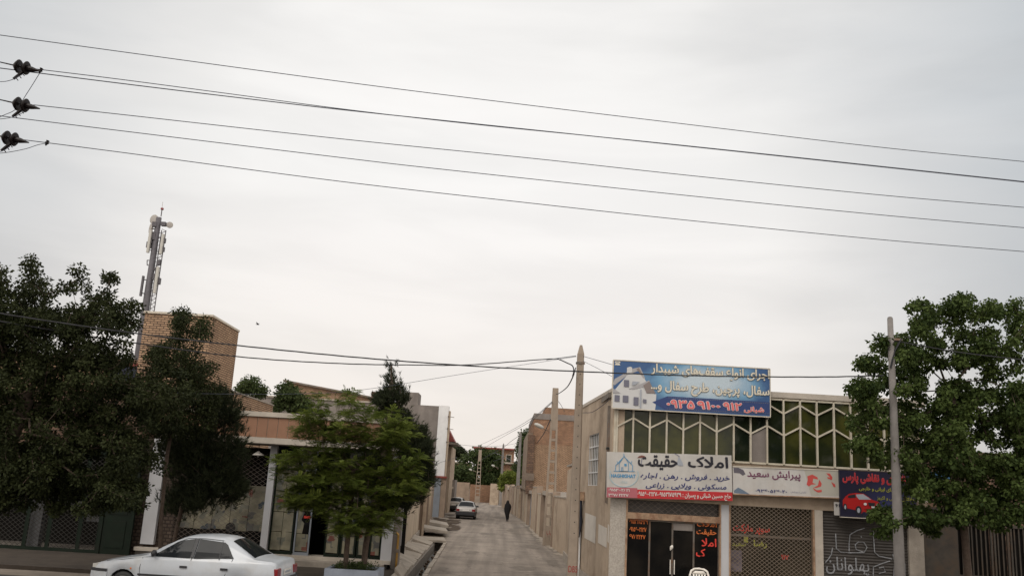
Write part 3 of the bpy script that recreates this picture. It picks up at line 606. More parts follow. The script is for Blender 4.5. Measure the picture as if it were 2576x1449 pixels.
# third shop: corrugated roller shutter with painted writing
g = MB(); z = .1; rows = []; i = 0
while z < ZL: rows.append((YF+.06+(.02 if i % 2 else 0), z)); z += .04; i += 1
g.add([(x, y, z) for y, z in rows for x in (P[5]-.005, P[6]+.005)], [(2*i, 2*i+1, 2*i+3, 2*i+2) for i in range(len(rows)-1)])
sh = g.build('roller_shutter', K['shutter'], rb)
def W3(x, y, Y=YF+.055): return at(*cx3(x, y), Y)
K['chalk'] = mat('worn_white_paint', (.24, .245, .26), .8, .4, 9)
for st in ([(545, 990), (548, 1060), (552, 1150), (600, 1190), (700, 1197), (850, 1195), (882, 1140), (850, 1085), (790, 1080), (755, 1110), (765, 1160), (850, 1192)],
           [(855, 930), (770, 960), (700, 1000), (690, 1090), (690, 1180)], [(950, 960), (958, 1100), (965, 1190), (1010, 1232), (1150, 1262)],
           [(512, 1140), (500, 1210), (470, 1260), (435, 1300)], [(950, 1449), (950, 1350), (1050, 1310), (1130, 1285)], [(1010, 1360), (1060, 1350), (1080, 1400), (1010, 1420)],
           [(1160, 1210), (1180, 1300), (1170, 1449)], [(1290, 1310), (1292, 1449)], [(815, 1020), (826, 1030)]):
    MB().tube([W3(*p) for p in st], .016, 5).build('painted_stroke', K['chalk'], sh)
T(cx3, 'graffiti', 'پهلوانان', 440, 1245, 905, 1449, YF+.055, K['chalk'], sh, bold=.01)
# wall fittings on the alley side
t = thing('downpipe', 'dark square downpipe on the beige side wall near the shop corner', 'downpipe', (XC-.1, 26.0, 2.7))
MB().box(XC-.10, XC-.03, 25.95, 26.08, AZ(1527, 1265, 26), AZ(1527, 1020, 26)).build('pipe', K['steel'], t)
MB().box(XC-.11, XC-.02, 25.93, 26.10, AZ(1527, 1130, 26), AZ(1527, 1130, 26)+.06).build('bracket', K['black'], t)
K['signwhite0'] = mat('old_notice_paper', (.55, .51, .46), .8, .08, 3, streak=.15)
for lab, y0, y1, z0, z1 in (('large pale notice sheet on the alley wall, highest and farthest of three', 27.9, 30.1, 1.28, 2.12), ('pale notice sheet low on the alley wall, middle of three', 25.9, 27.35, 1.30, 1.88), ('narrow pale notice strip on the alley wall, nearest the shops', 25.56, 25.74, 1.45, 1.95)):
    o = MB().add([(sx(y0)-.012, y0, z0), (sx(y1)-.012, y1, z0+.04), (sx(y1)-.012, y1, z1), (sx(y0)-.012, y0, z1-.05), (sx(y0)-.004, y0, z0), (sx(y1)-.004, y1, z0+.04), (sx(y1)-.004, y1, z1), (sx(y0)-.004, y0, z1-.05)],
                 [(1, 0, 3, 2), (0, 1, 5, 4), (2, 3, 7, 6), (0, 4, 7, 3), (1, 2, 6, 5)]).build('notice_sheet', K['signwhite0'])
    tag(o, lab, 'notice', 'notice sheets pasted on the alley wall')
t = thing('electricity_box', 'small tan meter box with hanging dark cloth on the beige alley wall', 'meter box', (sx(30.6), 30.6, 2.3))
MB().box(sx(30.6)-.18, sx(30.6), 30.4, 30.75, 2.5, 2.78).build('box', K['rust'], t)
MB().tube([(sx(30.6)-.12, 30.5, 2.5), (sx(30.6)-.16, 30.5, 2.2), (sx(30.6)-.10, 30.6, 1.8), (sx(30.6)-.14, 30.6, 1.3)], [.06, .10, .09, .04], 6).build('cloth', plain('dark_blue_cloth', (.03, .035, .05), .9), t)
t = thing('metal_door', 'pale blue metal door in the alley wall behind the tall concrete pole', 'door', (sx(31.4), 31.4, 0))
MB().box(sx(31.4)-.09, sx(31.4)-.01, 30.9, 32.0, .1, 2.3).build('door_leaf', K['paledoor'], t)
MB().box(sx(31.4)-.07, sx(31.4)-.0, 30.8, 30.9, 0, 2.38).build('door_frame', K['white'], t)

# ================================================================ SIGNS
def flat(name, pts, y, m, parent, th=.003): return MB().prism(pts, 'y', y-th, y, m=0).build(name, m, parent)
# --- roof billboard
X0, X1, Z0, Z1, YS = 3.03, 7.55, 5.155, 6.54, 25.28
bb = thing('billboard', 'large blue roofing billboard with a white house picture above the shops', 'billboard', ((X0+X1)/2, YS, Z0))
m, n, l, b = _new('billboard_print'); b.inputs['Roughness'].default_value = .5
t_ = n.new('ShaderNodeTexCoord'); mp_ = n.new('ShaderNodeMapping'); mp_.inputs['Location'].default_value = (-.25, 0, -.85*1.45); mp_.inputs['Scale'].default_value = (.62, 0, 1.45)
l.new(t_.outputs['Object'], mp_.inputs[0]); le = n.new('ShaderNodeVectorMath'); le.operation = 'LENGTH'; l.new(mp_.outputs[0], le.inputs[0])
nn = n.new('ShaderNodeTexNoise'); nn.inputs['Scale'].default_value = 1.6; nn.inputs['Detail'].default_value = 4; l.new(t_.outputs['Object'], nn.inputs['Vector'])
mm_ = n.new('ShaderNodeMath'); mm_.operation = 'MULTIPLY_ADD'; mm_.inputs[1].default_value = .7; l.new(nn.outputs[0], mm_.inputs[0]); l.new(le.outputs['Value'], mm_.inputs[2])
r_ = n.new('ShaderNodeValToRGB'); e = r_.color_ramp.elements; e[0].position = .55; e[0].color = (.42, .50, .56, 1); e[1].position = 1.35; e[1].color = (.025, .09, .24, 1)
q = e.new(1.0); q.color = (.12, .30, .50, 1); e[0].position = .55
dv = n.new('ShaderNodeMath'); dv.operation = 'MULTIPLY'; dv.inputs[1].default_value = .66; l.new(mm_.outputs[0], dv.inputs[0]); l.new(dv.outputs[0], r_.inputs[0])
e[0].position = .48; e[1].position = .78; e[2].position = 1.0
e[1].color = (.13, .28, .43, 1); e[2].color = (.026, .08, .205, 1)
l.new(r_.outputs[0], b.inputs['Base Color']); K['bbprint'] = m
MB().box(X0+.02, X1-.02, YS, YS+.05, Z0+.02, Z1-.02).build('panel', K['bbprint'], bb)
g = MB(); g.box(X0, X1, YS-.01, YS+.07, Z0-.01, Z0+.018); g.box(X0, X1, YS-.01, YS+.07, Z1-.018, Z1+.01)
g.box(X0-.01, X0+.018, YS-.008, YS+.068, Z0+.018, Z1-.018); g.box(X1-.018, X1+.01, YS-.008, YS+.068, Z0+.018, Z1-.018); g.build('frame', K['trim'], bb)
g = MB()
for x in (X0+.62, X0+3.0, X1-.06): g.box(x-.02, x+.02, YS+.02, YF+.1, Z0-.05, Z0-.012); g.tube([(x, YS+.1, Z0+.1), (x, YF+.9, ZT)], .02, 5); g.tube([(x, YS+.1, Z1-.2), (x, YF+1.2, ZT)], .018, 5)
g.build('support', K['steel'], bb)
def s1(x, y): u = (x-540)/1692.; v = (y-265-95*u)/528.; return (X0+u*(X1-X0), Z1-v*(Z1-Z0))
hs = {'hw': plain('print_white', (.50, .50, .50), .6), 'hr': plain('print_roof', (.32, .31, .32), .6), 'hg': plain('print_grey', (.30, .32, .36), .6), 'hd': plain('print_window', (.13, .13, .17), .6),
      'hb': plain('print_beige', (.20, .165, .155), .6), 'navy': plain('print_navy', (.022, .045, .15), .5), 'cream': plain('print_cream', (.60, .56, .47), .6), 'outl': plain('print_outline', (.20, .19, .17), .6),
      'pink': plain('print_red', (.62, .14, .14), .6), 'pale': plain('print_pale', (.60, .56, .56), .6)}
LY = [YS-.004]
def A1(name, m, *pts):
    flat(name, [s1(*p) for p in pts], LY[0], hs[m], pic, .002); LY[0] -= .0025
pic = MB().prism([s1(*p) for p in ((545, 785), (545, 620), (700, 425), (850, 425), (985, 640), (1010, 640), (1005, 770), (1000, 812))], 'y', YS-.004, YS-.001).build('house_picture', hs['hw'], bb)
A1('roof_print', 'hr', (545, 530), (560, 475), (760, 360), (830, 345), (888, 470), (862, 465), (815, 385), (700, 430), (560, 545))
A1('chimney_print', 'hw', (690, 425), (688, 352), (722, 340), (745, 350), (745, 400))
A1('gable_print', 'hb', (815, 352), (862, 430), (850, 432), (790, 368))
A1('roof_print', 'hr', (712, 585), (930, 490), (990, 625), (960, 632), (890, 560), (760, 590))
A1('gable_print', 'hb', (932, 500), (1000, 632), (905, 632), (868, 545))
A1('roof_print', 'hr', (542, 575), (630, 632), (542, 628))
for a in ((660, 485, 715, 560), (565, 650, 618, 718), (652, 655, 712, 728), (768, 672, 820, 760), (868, 695, 905, 735)):
    A1('window_print', 'hd', (a[0], a[1]), (a[2], a[1]+4), (a[2], a[3]+4), (a[0], a[3]))
A1('porch_print', 'hg', (835, 590), (850, 590), (850, 790), (835, 790))
A1('porch_print', 'hg', (750, 500), (830, 510), (770, 545), (745, 545))
flat('phone_band', [s1(*p) for p in ((968, 728), (1130, 662), (2228, 725), (2228, 862), (1110, 808))], YS-.002, hs['navy'], bb)
g = MB()
for a, b_ in (((1140, 676), (2220, 738)), ((1125, 797), (2220, 850))):
    for k in range(46):
        u0, u1 = k/46., (k+.55)/46.; p = [(a[0]+(b_[0]-a[0])*u, a[1]+(b_[1]-a[1])*u) for u in (u0, u1)]
        (xa, za), (xb, zb) = s1(*p[0]), s1(*p[1]); g.box(xa, xb, YS-.008, YS-.0055, za-.006, za+.003)
g.build('dashed_line', hs['outl'], bb)['kind'] = 'stuff'
def TS(f, name, s, x0, y0, x1, y1, Y, m, parent, **k):
    xa, _ = f(x0, y0); xb, _ = f(x1, y1); xm_ = (x0+x1)/2; _, zt = f(xm_, y0); _, zb = f(xm_, y1)
    return text(name, s, xa, xb, zb, zt, Y, m, parent, **k)
TS(s1, 'lettering', 'اجرای انواع سقف\u200cهای شیبدار', 950, 340, 2222, 487, YS-.02, hs['cream'], bb, bold=.022, outline=.048, om=hs['outl'])
TS(s1, 'lettering', 'سفال، پرچین، طرح سفال و...', 950, 520, 2220, 672, YS-.02, hs['cream'], bb, bold=.022, outline=.048, om=hs['outl'])
for s, a, b_ in (('۰۹۳۵', 1122, 1418), ('۹۱۰۰', 1448, 1692), ('۹۱۲', 1725, 1922)):
    TS(s1, 'phone_number', s, a, 705+(a-1122)*.045, b_, 795+(b_-1418)*.045, YS-.02, hs['pink'], bb, bold=.03, outline=.065, om=hs['pale'])
TS(s1, 'lettering', 'شبانی', 1948, 775, 2160, 848, YS-.02, hs['pink'], bb, bold=.03, outline=.07, om=hs['pale'])
g = MB(); cxx, czz = s1(586, 305)
g.prism([(cxx-.08, czz-.05), (cxx+.08, czz-.05), (cxx+.05, czz+.01), (cxx-.05, czz+.01)], 'y', YS-.008, YS-.003)
g.prism([(cxx-.085, czz+.02), (cxx-.04, czz+.02), (cxx-.03, czz+.035), (cxx+.03, czz+.035), (cxx+.04, czz+.02), (cxx+.085, czz+.02), (cxx+.07, czz+.06), (cxx-.07, czz+.06)], 'y', YS-.008, YS-.003)
g.build('telephone_emblem', hs['cream'], bb)
# --- estate agent sign
def sc2(x, y): u = (x-467)/1356.; v = (y-115-38*u)/486.; return (2.94+u*3.5, 3.975-v*1.245)
YS = 25.22
es = thing('shop_sign', 'white estate agent sign with blue house logo and red bottom strip', 'sign', (4.69, YS, 3.35))
K['signwhite'] = mat('sign_white', (.49, .47, .445), .6, .07, 2, streak=.25, dirt=(.36, .32, .27), dsc=1.3, damt=.35)
MB().box(2.94, 6.44, YS, YS+.10, 2.73, 3.975).build('panel', K['signwhite'], es)
K['signred'] = plain('sign_red', (.42, .02, .025), .5); K['fadedred'] = plain('faded_red', (.36, .10, .12), .6); K['blue'] = plain('logo_blue', (.07, .24, .42), .6); K['blue2'] = plain('logo_pale_blue', (.30, .44, .50), .6)
MB().box(2.942, 6.438, YS-.004, YS, 2.732, 2.732+.235).build('red_strip', K['signred'], es)
MB().box(2.944, 3.79, YS-.008, YS-.0042, 2.736, 2.736+.27).build('faded_strip', K['fadedred'], es)
TS(sc2, 'lettering', 'املاک', 1345, 165, 1785, 290, YS-.006, K['blackv'], es, bold=.032)
TS(sc2, 'lettering', 'حقیقت', 802, 150, 1240, 312, YS-.006, K['blackv'], es, bold=.032)
TS(sc2, 'lettering', 'خرید . فروش . رهن . اجاره', 830, 350, 1798, 425, YS-.006, K['navyv'], es, bold=.022, shear=.25)
TS(sc2, 'lettering', 'مسکونی . ویلایی . زراعی', 885, 450, 1760, 523, YS-.006, K['navyv'], es, bold=.022, shear=.25)
TS(sc2, 'lettering', 'حاج حسین شبانی و پسران : ۰۹۱۵۳۱۷۵۹۳۹-۰۹۱۵۶۰۰۲۱۲۷', 798, 550, 1806, 622, YS-.012, K['whitev'], es, bold=.018)
TS(sc2, 'phone_number', '۰۹۱۵۳۰۰۲۸۲۱', 485, 508, 712, 538, YS-.014, K['whitev'], es, bold=.02)
TS(sc2, 'phone_number', '۳۶۷۸۲۲۲۷', 485, 562, 700, 592, YS-.014, K['whitev'], es, bold=.02)
TS(sc2, 'lettering', 'HAGHIGHAT', 512, 354, 778, 394, YS-.006, K['blue'], es, bold=.04, persian=False)
TS(sc2, 'lettering', 'املاک', 612, 424, 685, 452, YS-.006, K['blue2'], es, bold=.0)
g = MB()
def ln(pts, r=.010): g.tube([(*(lambda q: (q[0], YS-.006, q[1]))(sc2(*p)),) for p in pts], r, 4)
ln([(600, 325), (600, 240), (655, 160), (700, 235), (700, 325), (600, 325)]); ln([(575, 250), (652, 165), (735, 250)], .013); ln([(625, 325), (625, 280), (640, 280), (640, 325)])
ln([(652, 165), (650, 135)]); ln([(560, 320), (560, 262), (590, 235)]); ln([(745, 320), (745, 262), (720, 235)]); ln([(540, 322), (770, 326)]); ln([(575, 215), (585, 240)], .008); ln([(738, 215), (728, 240)], .008)
g.box(sc2(655, 0)[0], sc2(680, 0)[0], YS-.01, YS-.002, sc2(667, 270)[1], sc2(667, 243)[1])
g.build('house_emblem', K['blue'], es)
g = MB(); ln([(652+155*math.cos(a), 365+125*math.sin(a)) for a in [rad(200-k*11) for k in range(21)]], .011); g.build('ring_emblem', K['blue2'], es)
K['umb'] = plain('print_brown', (.16, .06, .045), .6)
flat('umbrella_print', [sc2(*p) for p in ((797, 182), (812, 162), (845, 152), (880, 162), (897, 185), (850, 178))], YS-.008, K['umb'], es)
g = MB(); ln([(848, 180), (838, 245), (825, 250)], .007); ln([(1200, 130), (1250, 160), (1255, 170)], .008); g.build('umbrella_print', K['navyv'], es)
flat('figure_print', [sc2(*p) for p in ((1245, 170), (1262, 185), (1285, 225), (1295, 265), (1235, 262), (1232, 215))], YS-.010, hs['hg'], es)
es.rotation_euler = (0, -.027, 0)
# --- barber sign
YS = 25.26
a, b_, c_ = at(1843, 1174, YS), at(2110, 1183, YS), at(1843, 1241, YS)
hb = thing('shop_sign', 'long dirty white barber sign with red ribbon motif, hung between two signs', 'sign', (a.x, YS, a.z), group=None)
bw_, bh_ = (b_-a).x, a.z-c_.z
MB().box(a.x, a.x+bw_, YS, YS+.12, a.z-bh_, a.z).build('panel', mat('dirty_sign_white', (.55, .53, .51), .6, .08, 3, streak=.3, dirt=(.35, .30, .25), dsc=1.5, damt=.4), hb)
MB().box(a.x, a.x+bw_, YS-.02, YS+.14, a.z-bh_-.03, a.z-bh_).build('bottom_rail', K['rust'], hb); MB().box(a.x, a.x+bw_, YS-.015, YS+.14, a.z, a.z+.03).build('top_rail', K['trim'], hb)
def dB(x, y): return (a.x+(x-1843)/267.*bw_, a.z-(y-1174-.034*(x-1843))/67.5*bh_)
TS(dB, 'lettering', 'پیرایش سعید', 1879, 1182, 2013, 1208, YS-.006, plain('maroon_vinyl', (.16, .05, .10), .6), hb, bold=.02)
TS(dB, 'phone_number', '۰۹۳۶۰۵۲۶۰۴۰', 1899, 1231, 1978, 1239, YS-.006, K['navyv'], hb, bold=.02)
TS(dB, 'lettering', 'آرایش و پیرایش', 1987, 1234, 2026, 1240, YS-.006, K['navyv'], hb, bold=.0)
flat('beige_print', [dB(*p) for p in ((2023, 1181), (2108, 1184), (2108, 1246), (2038, 1245))], YS-.001, plain('print_sand', (.40, .38, .33), .6), hb)
flat('hair_print', [dB(*p) for p in ((1845, 1176), (1858, 1176), (1870, 1182), (1875, 1192), (1868, 1196), (1860, 1190), (1846, 1189))], YS-.001, plain('print_charcoal', (.10, .09, .11), .6), hb)
flat('shoulder_print', [dB(*p) for p in ((1845, 1234), (1856, 1226), (1868, 1232), (1885, 1243), (1846, 1240))], YS-.001, plain('print_slate', (.12, .16, .22), .6), hb)
rp = plain('print_scarlet', (.50, .07, .06), .6)
def d3(x, y): q = cx3(x, y); return dB(q[0], q[1])
for k, pts in enumerate((((235, 370), (290, 350), (345, 380), (350, 405), (300, 395), (290, 440), (330, 455), (275, 462), (250, 480), (225, 460), (240, 410)), ((365, 405), (388, 450), (380, 480), (330, 495), (300, 490), (345, 470)), ((290, 490), (330, 520), (385, 515), (385, 540), (345, 545), (305, 520)),
                         ((440, 335), (480, 340), (505, 380), (500, 410), (480, 405), (475, 375)), ((490, 430), (530, 455), (535, 485), (515, 485)), ((450, 375), (480, 385), (475, 400), (455, 395)))):
    flat('ribbon_print', [d3(*p) for p in pts], YS-.003-.002*k, rp, hb, .002)
hb.rotation_euler = (0, -.018, 0)
# --- body shop sign
YS = 25.16
a4, b4, c4 = at(2112, 1181, YS), at(2303, 1190, YS), at(2112, 1298, YS)
W4, H4 = (b4-a4).x, a4.z-c4.z
cs = thing('shop_sign', 'dark navy car body shop sign with a red car and yellow writing', 'sign', (a4.x+W4/2, YS, a4.z-H4))
m, n, l, b = _new('navy_print'); b.inputs['Roughness'].default_value = .45
t_ = n.new('ShaderNodeTexCoord'); mp_ = n.new('ShaderNodeMapping'); mp_.inputs['Location'].default_value = (-.25, 0, -.35); l.new(t_.outputs['Object'], mp_.inputs[0])
le = n.new('ShaderNodeVectorMath'); le.operation = 'LENGTH'; l.new(mp_.outputs[0], le.inputs[0])
r_ = n.new('ShaderNodeValToRGB'); e = r_.color_ramp.elements; e[0].position = 0; e[0].color = (.022, .026, .10, 1); e[1].position = .8; e[1].color = (.008, .007, .026, 1)
l.new(le.outputs['Value'], r_.inputs[0]); l.new(r_.outputs[0], b.inputs['Base Color'])
MB().box(a4.x, a4.x+W4, YS, YS+.08, a4.z-H4, a4.z).build('panel', m, cs)
MB().box(a4.x, a4.x+W4, YS-.01, YS+.10, a4.z-H4-.02, a4.z-H4).build('bottom_rail', K['trim'], cs)
def s4(x, y): u = (x-582)/838.; v = (y-300-28*u)/508.; return (a4.x+u*W4, a4.z-v*H4)
TS(s4, 'lettering', 'صافکاری و نقاشی پارس', 615, 335, 1385, 462, YS-.006, K['signred'], cs, bold=.03, outline=.055, om=plain('print_pinkish', (.45, .12, .14), .6))
TS(s4, 'lettering', 'انواع اتومبیلهای ایرانی و خارجی', 790, 485, 1395, 545, YS-.006, K['limev'], cs, bold=.03)
TS(s4, 'lettering', 'جلاکاری، صافی و اکروز', 985, 582, 1395, 632, YS-.006, K['limev'], cs, bold=.02)
CL = [YS-.002]
cpic = None
def A4(name, m, *pts):
    global cpic
    o = flat(name, [s4(*p) for p in pts], CL[0], m, cs if cpic is None else cpic, .002); CL[0] -= .0025
    if cpic is None: cpic = o
cr_ = plain('print_car_red', (.36, .012, .012), .4); cd_ = plain('print_car_dark', (.015, .015, .02), .5)
A4('car_picture', cr_, (610, 630), (640, 590), (680, 560), (760, 548), (840, 555), (900, 595), (935, 622), (1000, 640), (1020, 675), (1020, 730), (985, 752), (880, 760), (830, 750), (810, 770), (760, 760), (745, 735), (650, 715), (640, 735), (615, 720), (608, 680))
A4('windscreen_print', hs['hg'], (755, 565), (835, 560), (890, 595), (920, 618), (790, 620), (765, 590))
A4('window_print', cd_, (670, 578), (745, 562), (755, 600), (690, 605), (665, 600))
for cx_, cy_, rx_, ry_ in ((778, 738, 34, 50), (632, 705, 20, 40)):
    A4('wheel_print', cd_, *[(cx_+rx_*math.cos(k*math.pi/7), cy_+ry_*math.sin(k*math.pi/7)) for k in range(14)])
    A4('rim_print', hs['hg'], *[(cx_+.5*rx_*math.cos(k*math.pi/5), cy_+.55*ry_*math.sin(k*math.pi/5)) for k in range(10)])
A4('headlight_print', hs['pale'], *[(852+18*math.cos(k*math.pi/5), 668+14*math.sin(k*math.pi/5)) for k in range(10)])
A4('headlight_print', hs['pale'], *[(985+14*math.cos(k*math.pi/5), 675+12*math.sin(k*math.pi/5)) for k in range(10)])
A4('grille_print', cd_, (880, 650), (960, 655), (950, 690), (895, 685)); A4('bumper_print', cd_, (860, 720), (1010, 718), (985, 748), (880, 752)); A4('plate_print', hs['hw'], (918, 690), (975, 692), (973, 712), (918, 710))
cs.rotation_euler = (0, -.006, 0)
# neighbours of the navy sign
q0, q1 = W3(528, 648, 25.3), W3(592, 795, 25.3)
t = thing('number_plate_sign', 'small white board with number half hidden behind the navy sign', 'sign', (q0.x, 25.3, q1.z))
MB().box(q0.x, q1.x+.05, 25.3, 25.33, q1.z, q0.z).build('board', K['signwhite'], t); text('lettering', '91', q0.x+.03, q0.x+.14, q0.z-.14, q0.z-.05, 25.296, K['blackv'], t, persian=False)
o = MB().prism([(W3(1420, 400, 25.3).x, W3(1420, 400, 25.3).z), (W3(1475, 410, 25.3).x, W3(1475, 410, 25.3).z), (W3(1550, 655, 25.3).x, W3(1550, 655, 25.3).z), (W3(1430, 650, 25.3).x, W3(1430, 650, 25.3).z)], 'y', 25.30, 25.34).build('tilted_board', K['coping'])
tag(o, 'pale wedge shaped board right of the navy sign, under the tree', 'board')

# ---- buildings to the right of the shops, mostly behind the tree
g0 = AX(2325, 1400, YF)
t = thing('brick_shed', 'dark brick wall with metal gates behind the large tree beside the shops', 'building', (g0+4, YF, 0))
MB().box(g0+.01, g0+14, YF+1.2, YF+1.5, 0, 4.6).build('wall', K['brick3'], t)
MB().box(g0+.01, g0+1.0, YF+.1, YF+1.19, 0, 2.9).build('gate_pier', K['gate_dark'], t)
zt = W3(1700, 860, YF+.4).z
for i, (xa, xb) in enumerate(((1560, 1650), (1665, 1960), (1970, 2240), (2250, 2420), (2430, 2620))):
    xa, xb = W3(xa, 1200, YF+.4).x, W3(xb, 1200, YF+.4).x
    g = MB(); g.box(xa+.01, xa+.06, YF+.38, YF+.44, .1, zt); g.box(xb-.06, xb-.01, YF+.38, YF+.44, .1, zt); g.box(xa+.06, xb-.06, YF+.38, YF+.44, zt-.08, zt); g.box(xa+.06, xb-.06, YF+.38, YF+.44, .1, .2)
    gt = g.build('gate_leaf', K['gate_dark'], t); g = MB(); k = 0; x = xa+.12
    while x < xb-.1: g.box(x, x+.035, YF+.40, YF+.43, .2, zt-.08); x += .13
    g.box(xa+.06, xb-.06, YF+.395, YF+.435, 1.05, 1.12); g.build('gate_bars', K['gate_dark'], gt)
    MB().box(xa+.06, xb-.06, YF+.47, YF+.49, .2, zt-.08).build('gate_sheet', K['dark'], gt)
o = MB().prism([(W3(1680, 320, YF).x, W3(1680, 320, YF).z), (W3(1890, 310, YF).x, W3(1890, 310, YF).z), (W3(1890, 405, YF).x, W3(1890, 405, YF).z), (W3(1680, 410, YF).x, W3(1680, 410, YF).z)], 'y', YF+.6, YF+.66).build('blue_board', plain('blue_board', (.04, .13, .26), .5))
tag(o, 'blue board glimpsed through the leaves over the dark gates', 'board')

# ================================================================ LEFT SHOP BUILDING (tile band over two shops)
YL = 29.0
YC = 28.4                                            # face of the canopy band
def cx4(x, y): return ((700+x/3.22)*.8587, (1237+y/3.22)*.8587)
XR = -3.32
xl = AX(405, 1100, YC)
zc1, zc0 = AZ(648, 1035, YC), AZ(648, 1047, YC); zt1_, zt0_ = zc0, AZ(648, 1099, YC); zb0 = AZ(648, 1114, YC)
lb = thing('shop_building', 'low shop building with brown tile band above papered and shuttered shop fronts', 'building', (-7, YL, 0))
MB().box(xl, XR+.1, YC-.06, YL+2.5, zc0, zc1).build('coping', K['coping'], lb)
g = MB(); g.box(xl, XR+.06, YC+.03, YL+2.4, zt0_, zt1_-.002); g.build('wall', K['trim'], lb)
tw = .33; x = xl+.01
while x < XR+.02:
    MB().box(x, min(x+tw-.018, XR+.05), YC, YC+.028, zt0_+.004, zt1_-.006).build('tile_panel', K['tile'], lb); x += tw
MB().box(xl, XR+.1, YC-.04, YL+.8, zb0, zt0_-.002).build('canopy_band', K['coping'], lb)
MB().box(xl+.01, XR+.08, YC-.0, YL+.8, zb0-.03, zb0-.002).build('soffit', K['doorbrown'], lb)
zfl = AZ(760, 1397, YL-.1)                            # raised shop floor
ZH = zb0-.03
def px_(x, y=1280, Y=YL): return AX(x, y, Y)
pm0, pm1, pr0, pr1 = px_(665, 1290), px_(682, 1290), px_(967, 1290), px_(993, 1290)
for a, b_ in ((pm0, pm1), (pr0, XR+.02)): MB().box(a, b_, YL-.12, YL+.25, zfl-.12, ZH).build('pillar', K['white_panel'], lb)
MB().box(XR+.02, XR+.22, YL-.05, YL+.55, 0, ZH).build('end_wall', K['grey'], lb)
pw0, pw1 = px_(368, 1290), px_(408, 1240)
MB().box(pw0, pw1, YL-.18, YL-.02, AZ(380, 1368, YL-.1), ZH).build('white_cladding', K['white_panel'], lb)
MB().box(px_(338, 1290), px_(440, 1290), YL-.02, YL+.3, 0, ZH).build('stone_pier', K['stone'], lb)
MB().box(xl-.5, XR+.02, YL-.25, YL+.6, zfl-.11, zfl).build('floor_slab', K['coping'], lb); MB().box(xl-.5, XR-.1, YL-.1, YL+.6, 0, zfl-.112).build('floor_base', K['conc_dark'], lb)
MB().box(px_(740), XR-.15, YL-.75, YL-.26, .09, .26).build('step', K['concrete'], lb)
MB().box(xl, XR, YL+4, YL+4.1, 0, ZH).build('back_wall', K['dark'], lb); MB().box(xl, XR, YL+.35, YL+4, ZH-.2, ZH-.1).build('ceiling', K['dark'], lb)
# shop A: lattice over papered glass
xa, xb = px_(440), pm0-.01
zp1, zp0 = AZ(560, 1217, YL), AZ(560, 1334, YL)
g = MB(); lattice(g, xa, xb, zfl, AZ(560, 1135, YL), YL-.02, .205, .135, .008); g.build('lattice_shutter', K['lattice_grey'], lb)
MB().box(xa, xb, YL+.26, YL+.28, zfl, ZH-.1).build('shop_window', K['darkglass'], lb)
n_ = 5
for i in range(n_): a = xa+(xb-xa)*i/n_; MB().box(a+.004, a+(xb-xa)/n_-.012, YL+.245, YL+.25, zp0+.05*random.random(), zp1).build('newspaper', K['paper'], lb)
g = MB(); c = at(*((1910/2.858)*.8587, (1180+1045/2.858)*.8587), YL); g.lathe([(.16, 0), (.16, -.01)], (c.x, YL+.24, c.z), (0, 1, 0), 14); g.build('round_hole', K['black'], lb)
# shop B: papered glass panels and one open dark doorway
zt_ = AZ(830, 1185, YL)
cols = [(684, 744, 1), (747, 786, 2), (824, 862, 1), (864, 902, 1), (905, 935, 1), (937, 966, 1)]
for x0, x1, kd in cols:
    a, b_ = px_(x0), px_(x1)
    g = MB(); g.box(a, a+.045, YL+.02, YL+.08, zfl, ZH); g.box(b_-.045, b_, YL+.02, YL+.08, zfl, ZH); g.box(a+.045, b_-.045, YL+.02, YL+.08, zfl, zfl+.09); g.box(a+.045, b_-.045, YL+.02, YL+.08, zt_-.03, zt_+.03)
    fr = g.build('window_frame', K['bluedoor'] if kd == 2 else K['green'], lb)
    MB().box(a+.045, b_-.045, YL+.055, YL+.06, zfl+.09, ZH).build('pane', K['darkglass'], fr)
    zz = zfl+.12; r_ = random.Random(x0)
    while zz < ZH-.3:
        h_ = r_.uniform(.45, .75); wd = (b_-a-.10); ns = 2 if wd > .55 else 1
        for q in range(ns):
            u0 = a+.05+wd*q/ns; s_ = r_.uniform(-.02, .02)
            if kd == 2 and zz < 1.5 and zz > .7:
                MB().prism([(u0, zz), (u0+wd*.45, zz), (u0+wd*.55, zz+h_*.45), (u0+wd*.3, zz+h_*.6), (u0+wd*.5, zz+h_*.95), (u0, zz+h_)], 'y', YL+.048, YL+.052).build('newspaper', K['paper'], fr)
            else:
                MB().prism([(u0, zz+s_), (u0+wd/ns-.01, zz), (u0+wd/ns-.012, min(zz+h_-.02, ZH)), (u0+.005, min(zz+h_-.02+s_, ZH))], 'y', YL+.048, YL+.052).build('newspaper', K['paper'], fr)
        zz += h_
a = at(*cx4(615, 880), YL+.04); b_ = at(*cx4(680, 905), YL+.04); MB().box(a.x, b_.x, YL+.035, YL+.04, b_.z, a.z).build('red_sticker', K['redv'], lb)
# lamp under the canopy
c = at(650, 1140, YL-.2)
t = thing('hanging_lamp', 'white conical lamp shade hanging under the canopy over the lattice shutter', 'lamp', (c.x, c.y, c.z))
MB().lathe([(.19, -.06), (.185, -.05), (.05, .05), (.03, .07), (0, .07)], c, n=18).build('lamp_shade', K['plastic'], t, smooth=True)
MB().tube([c+Vector((0, 0, .07)), c+Vector((0, 0, max(.1, zb0-.03-c.z)))], .01, 5).build('cord', K['cable'], t)
MB().lathe([(0, -.13), (.03, -.11), (.035, -.07), (.02, -.04)], c, n=10).build('bulb', K['antenna'], t)
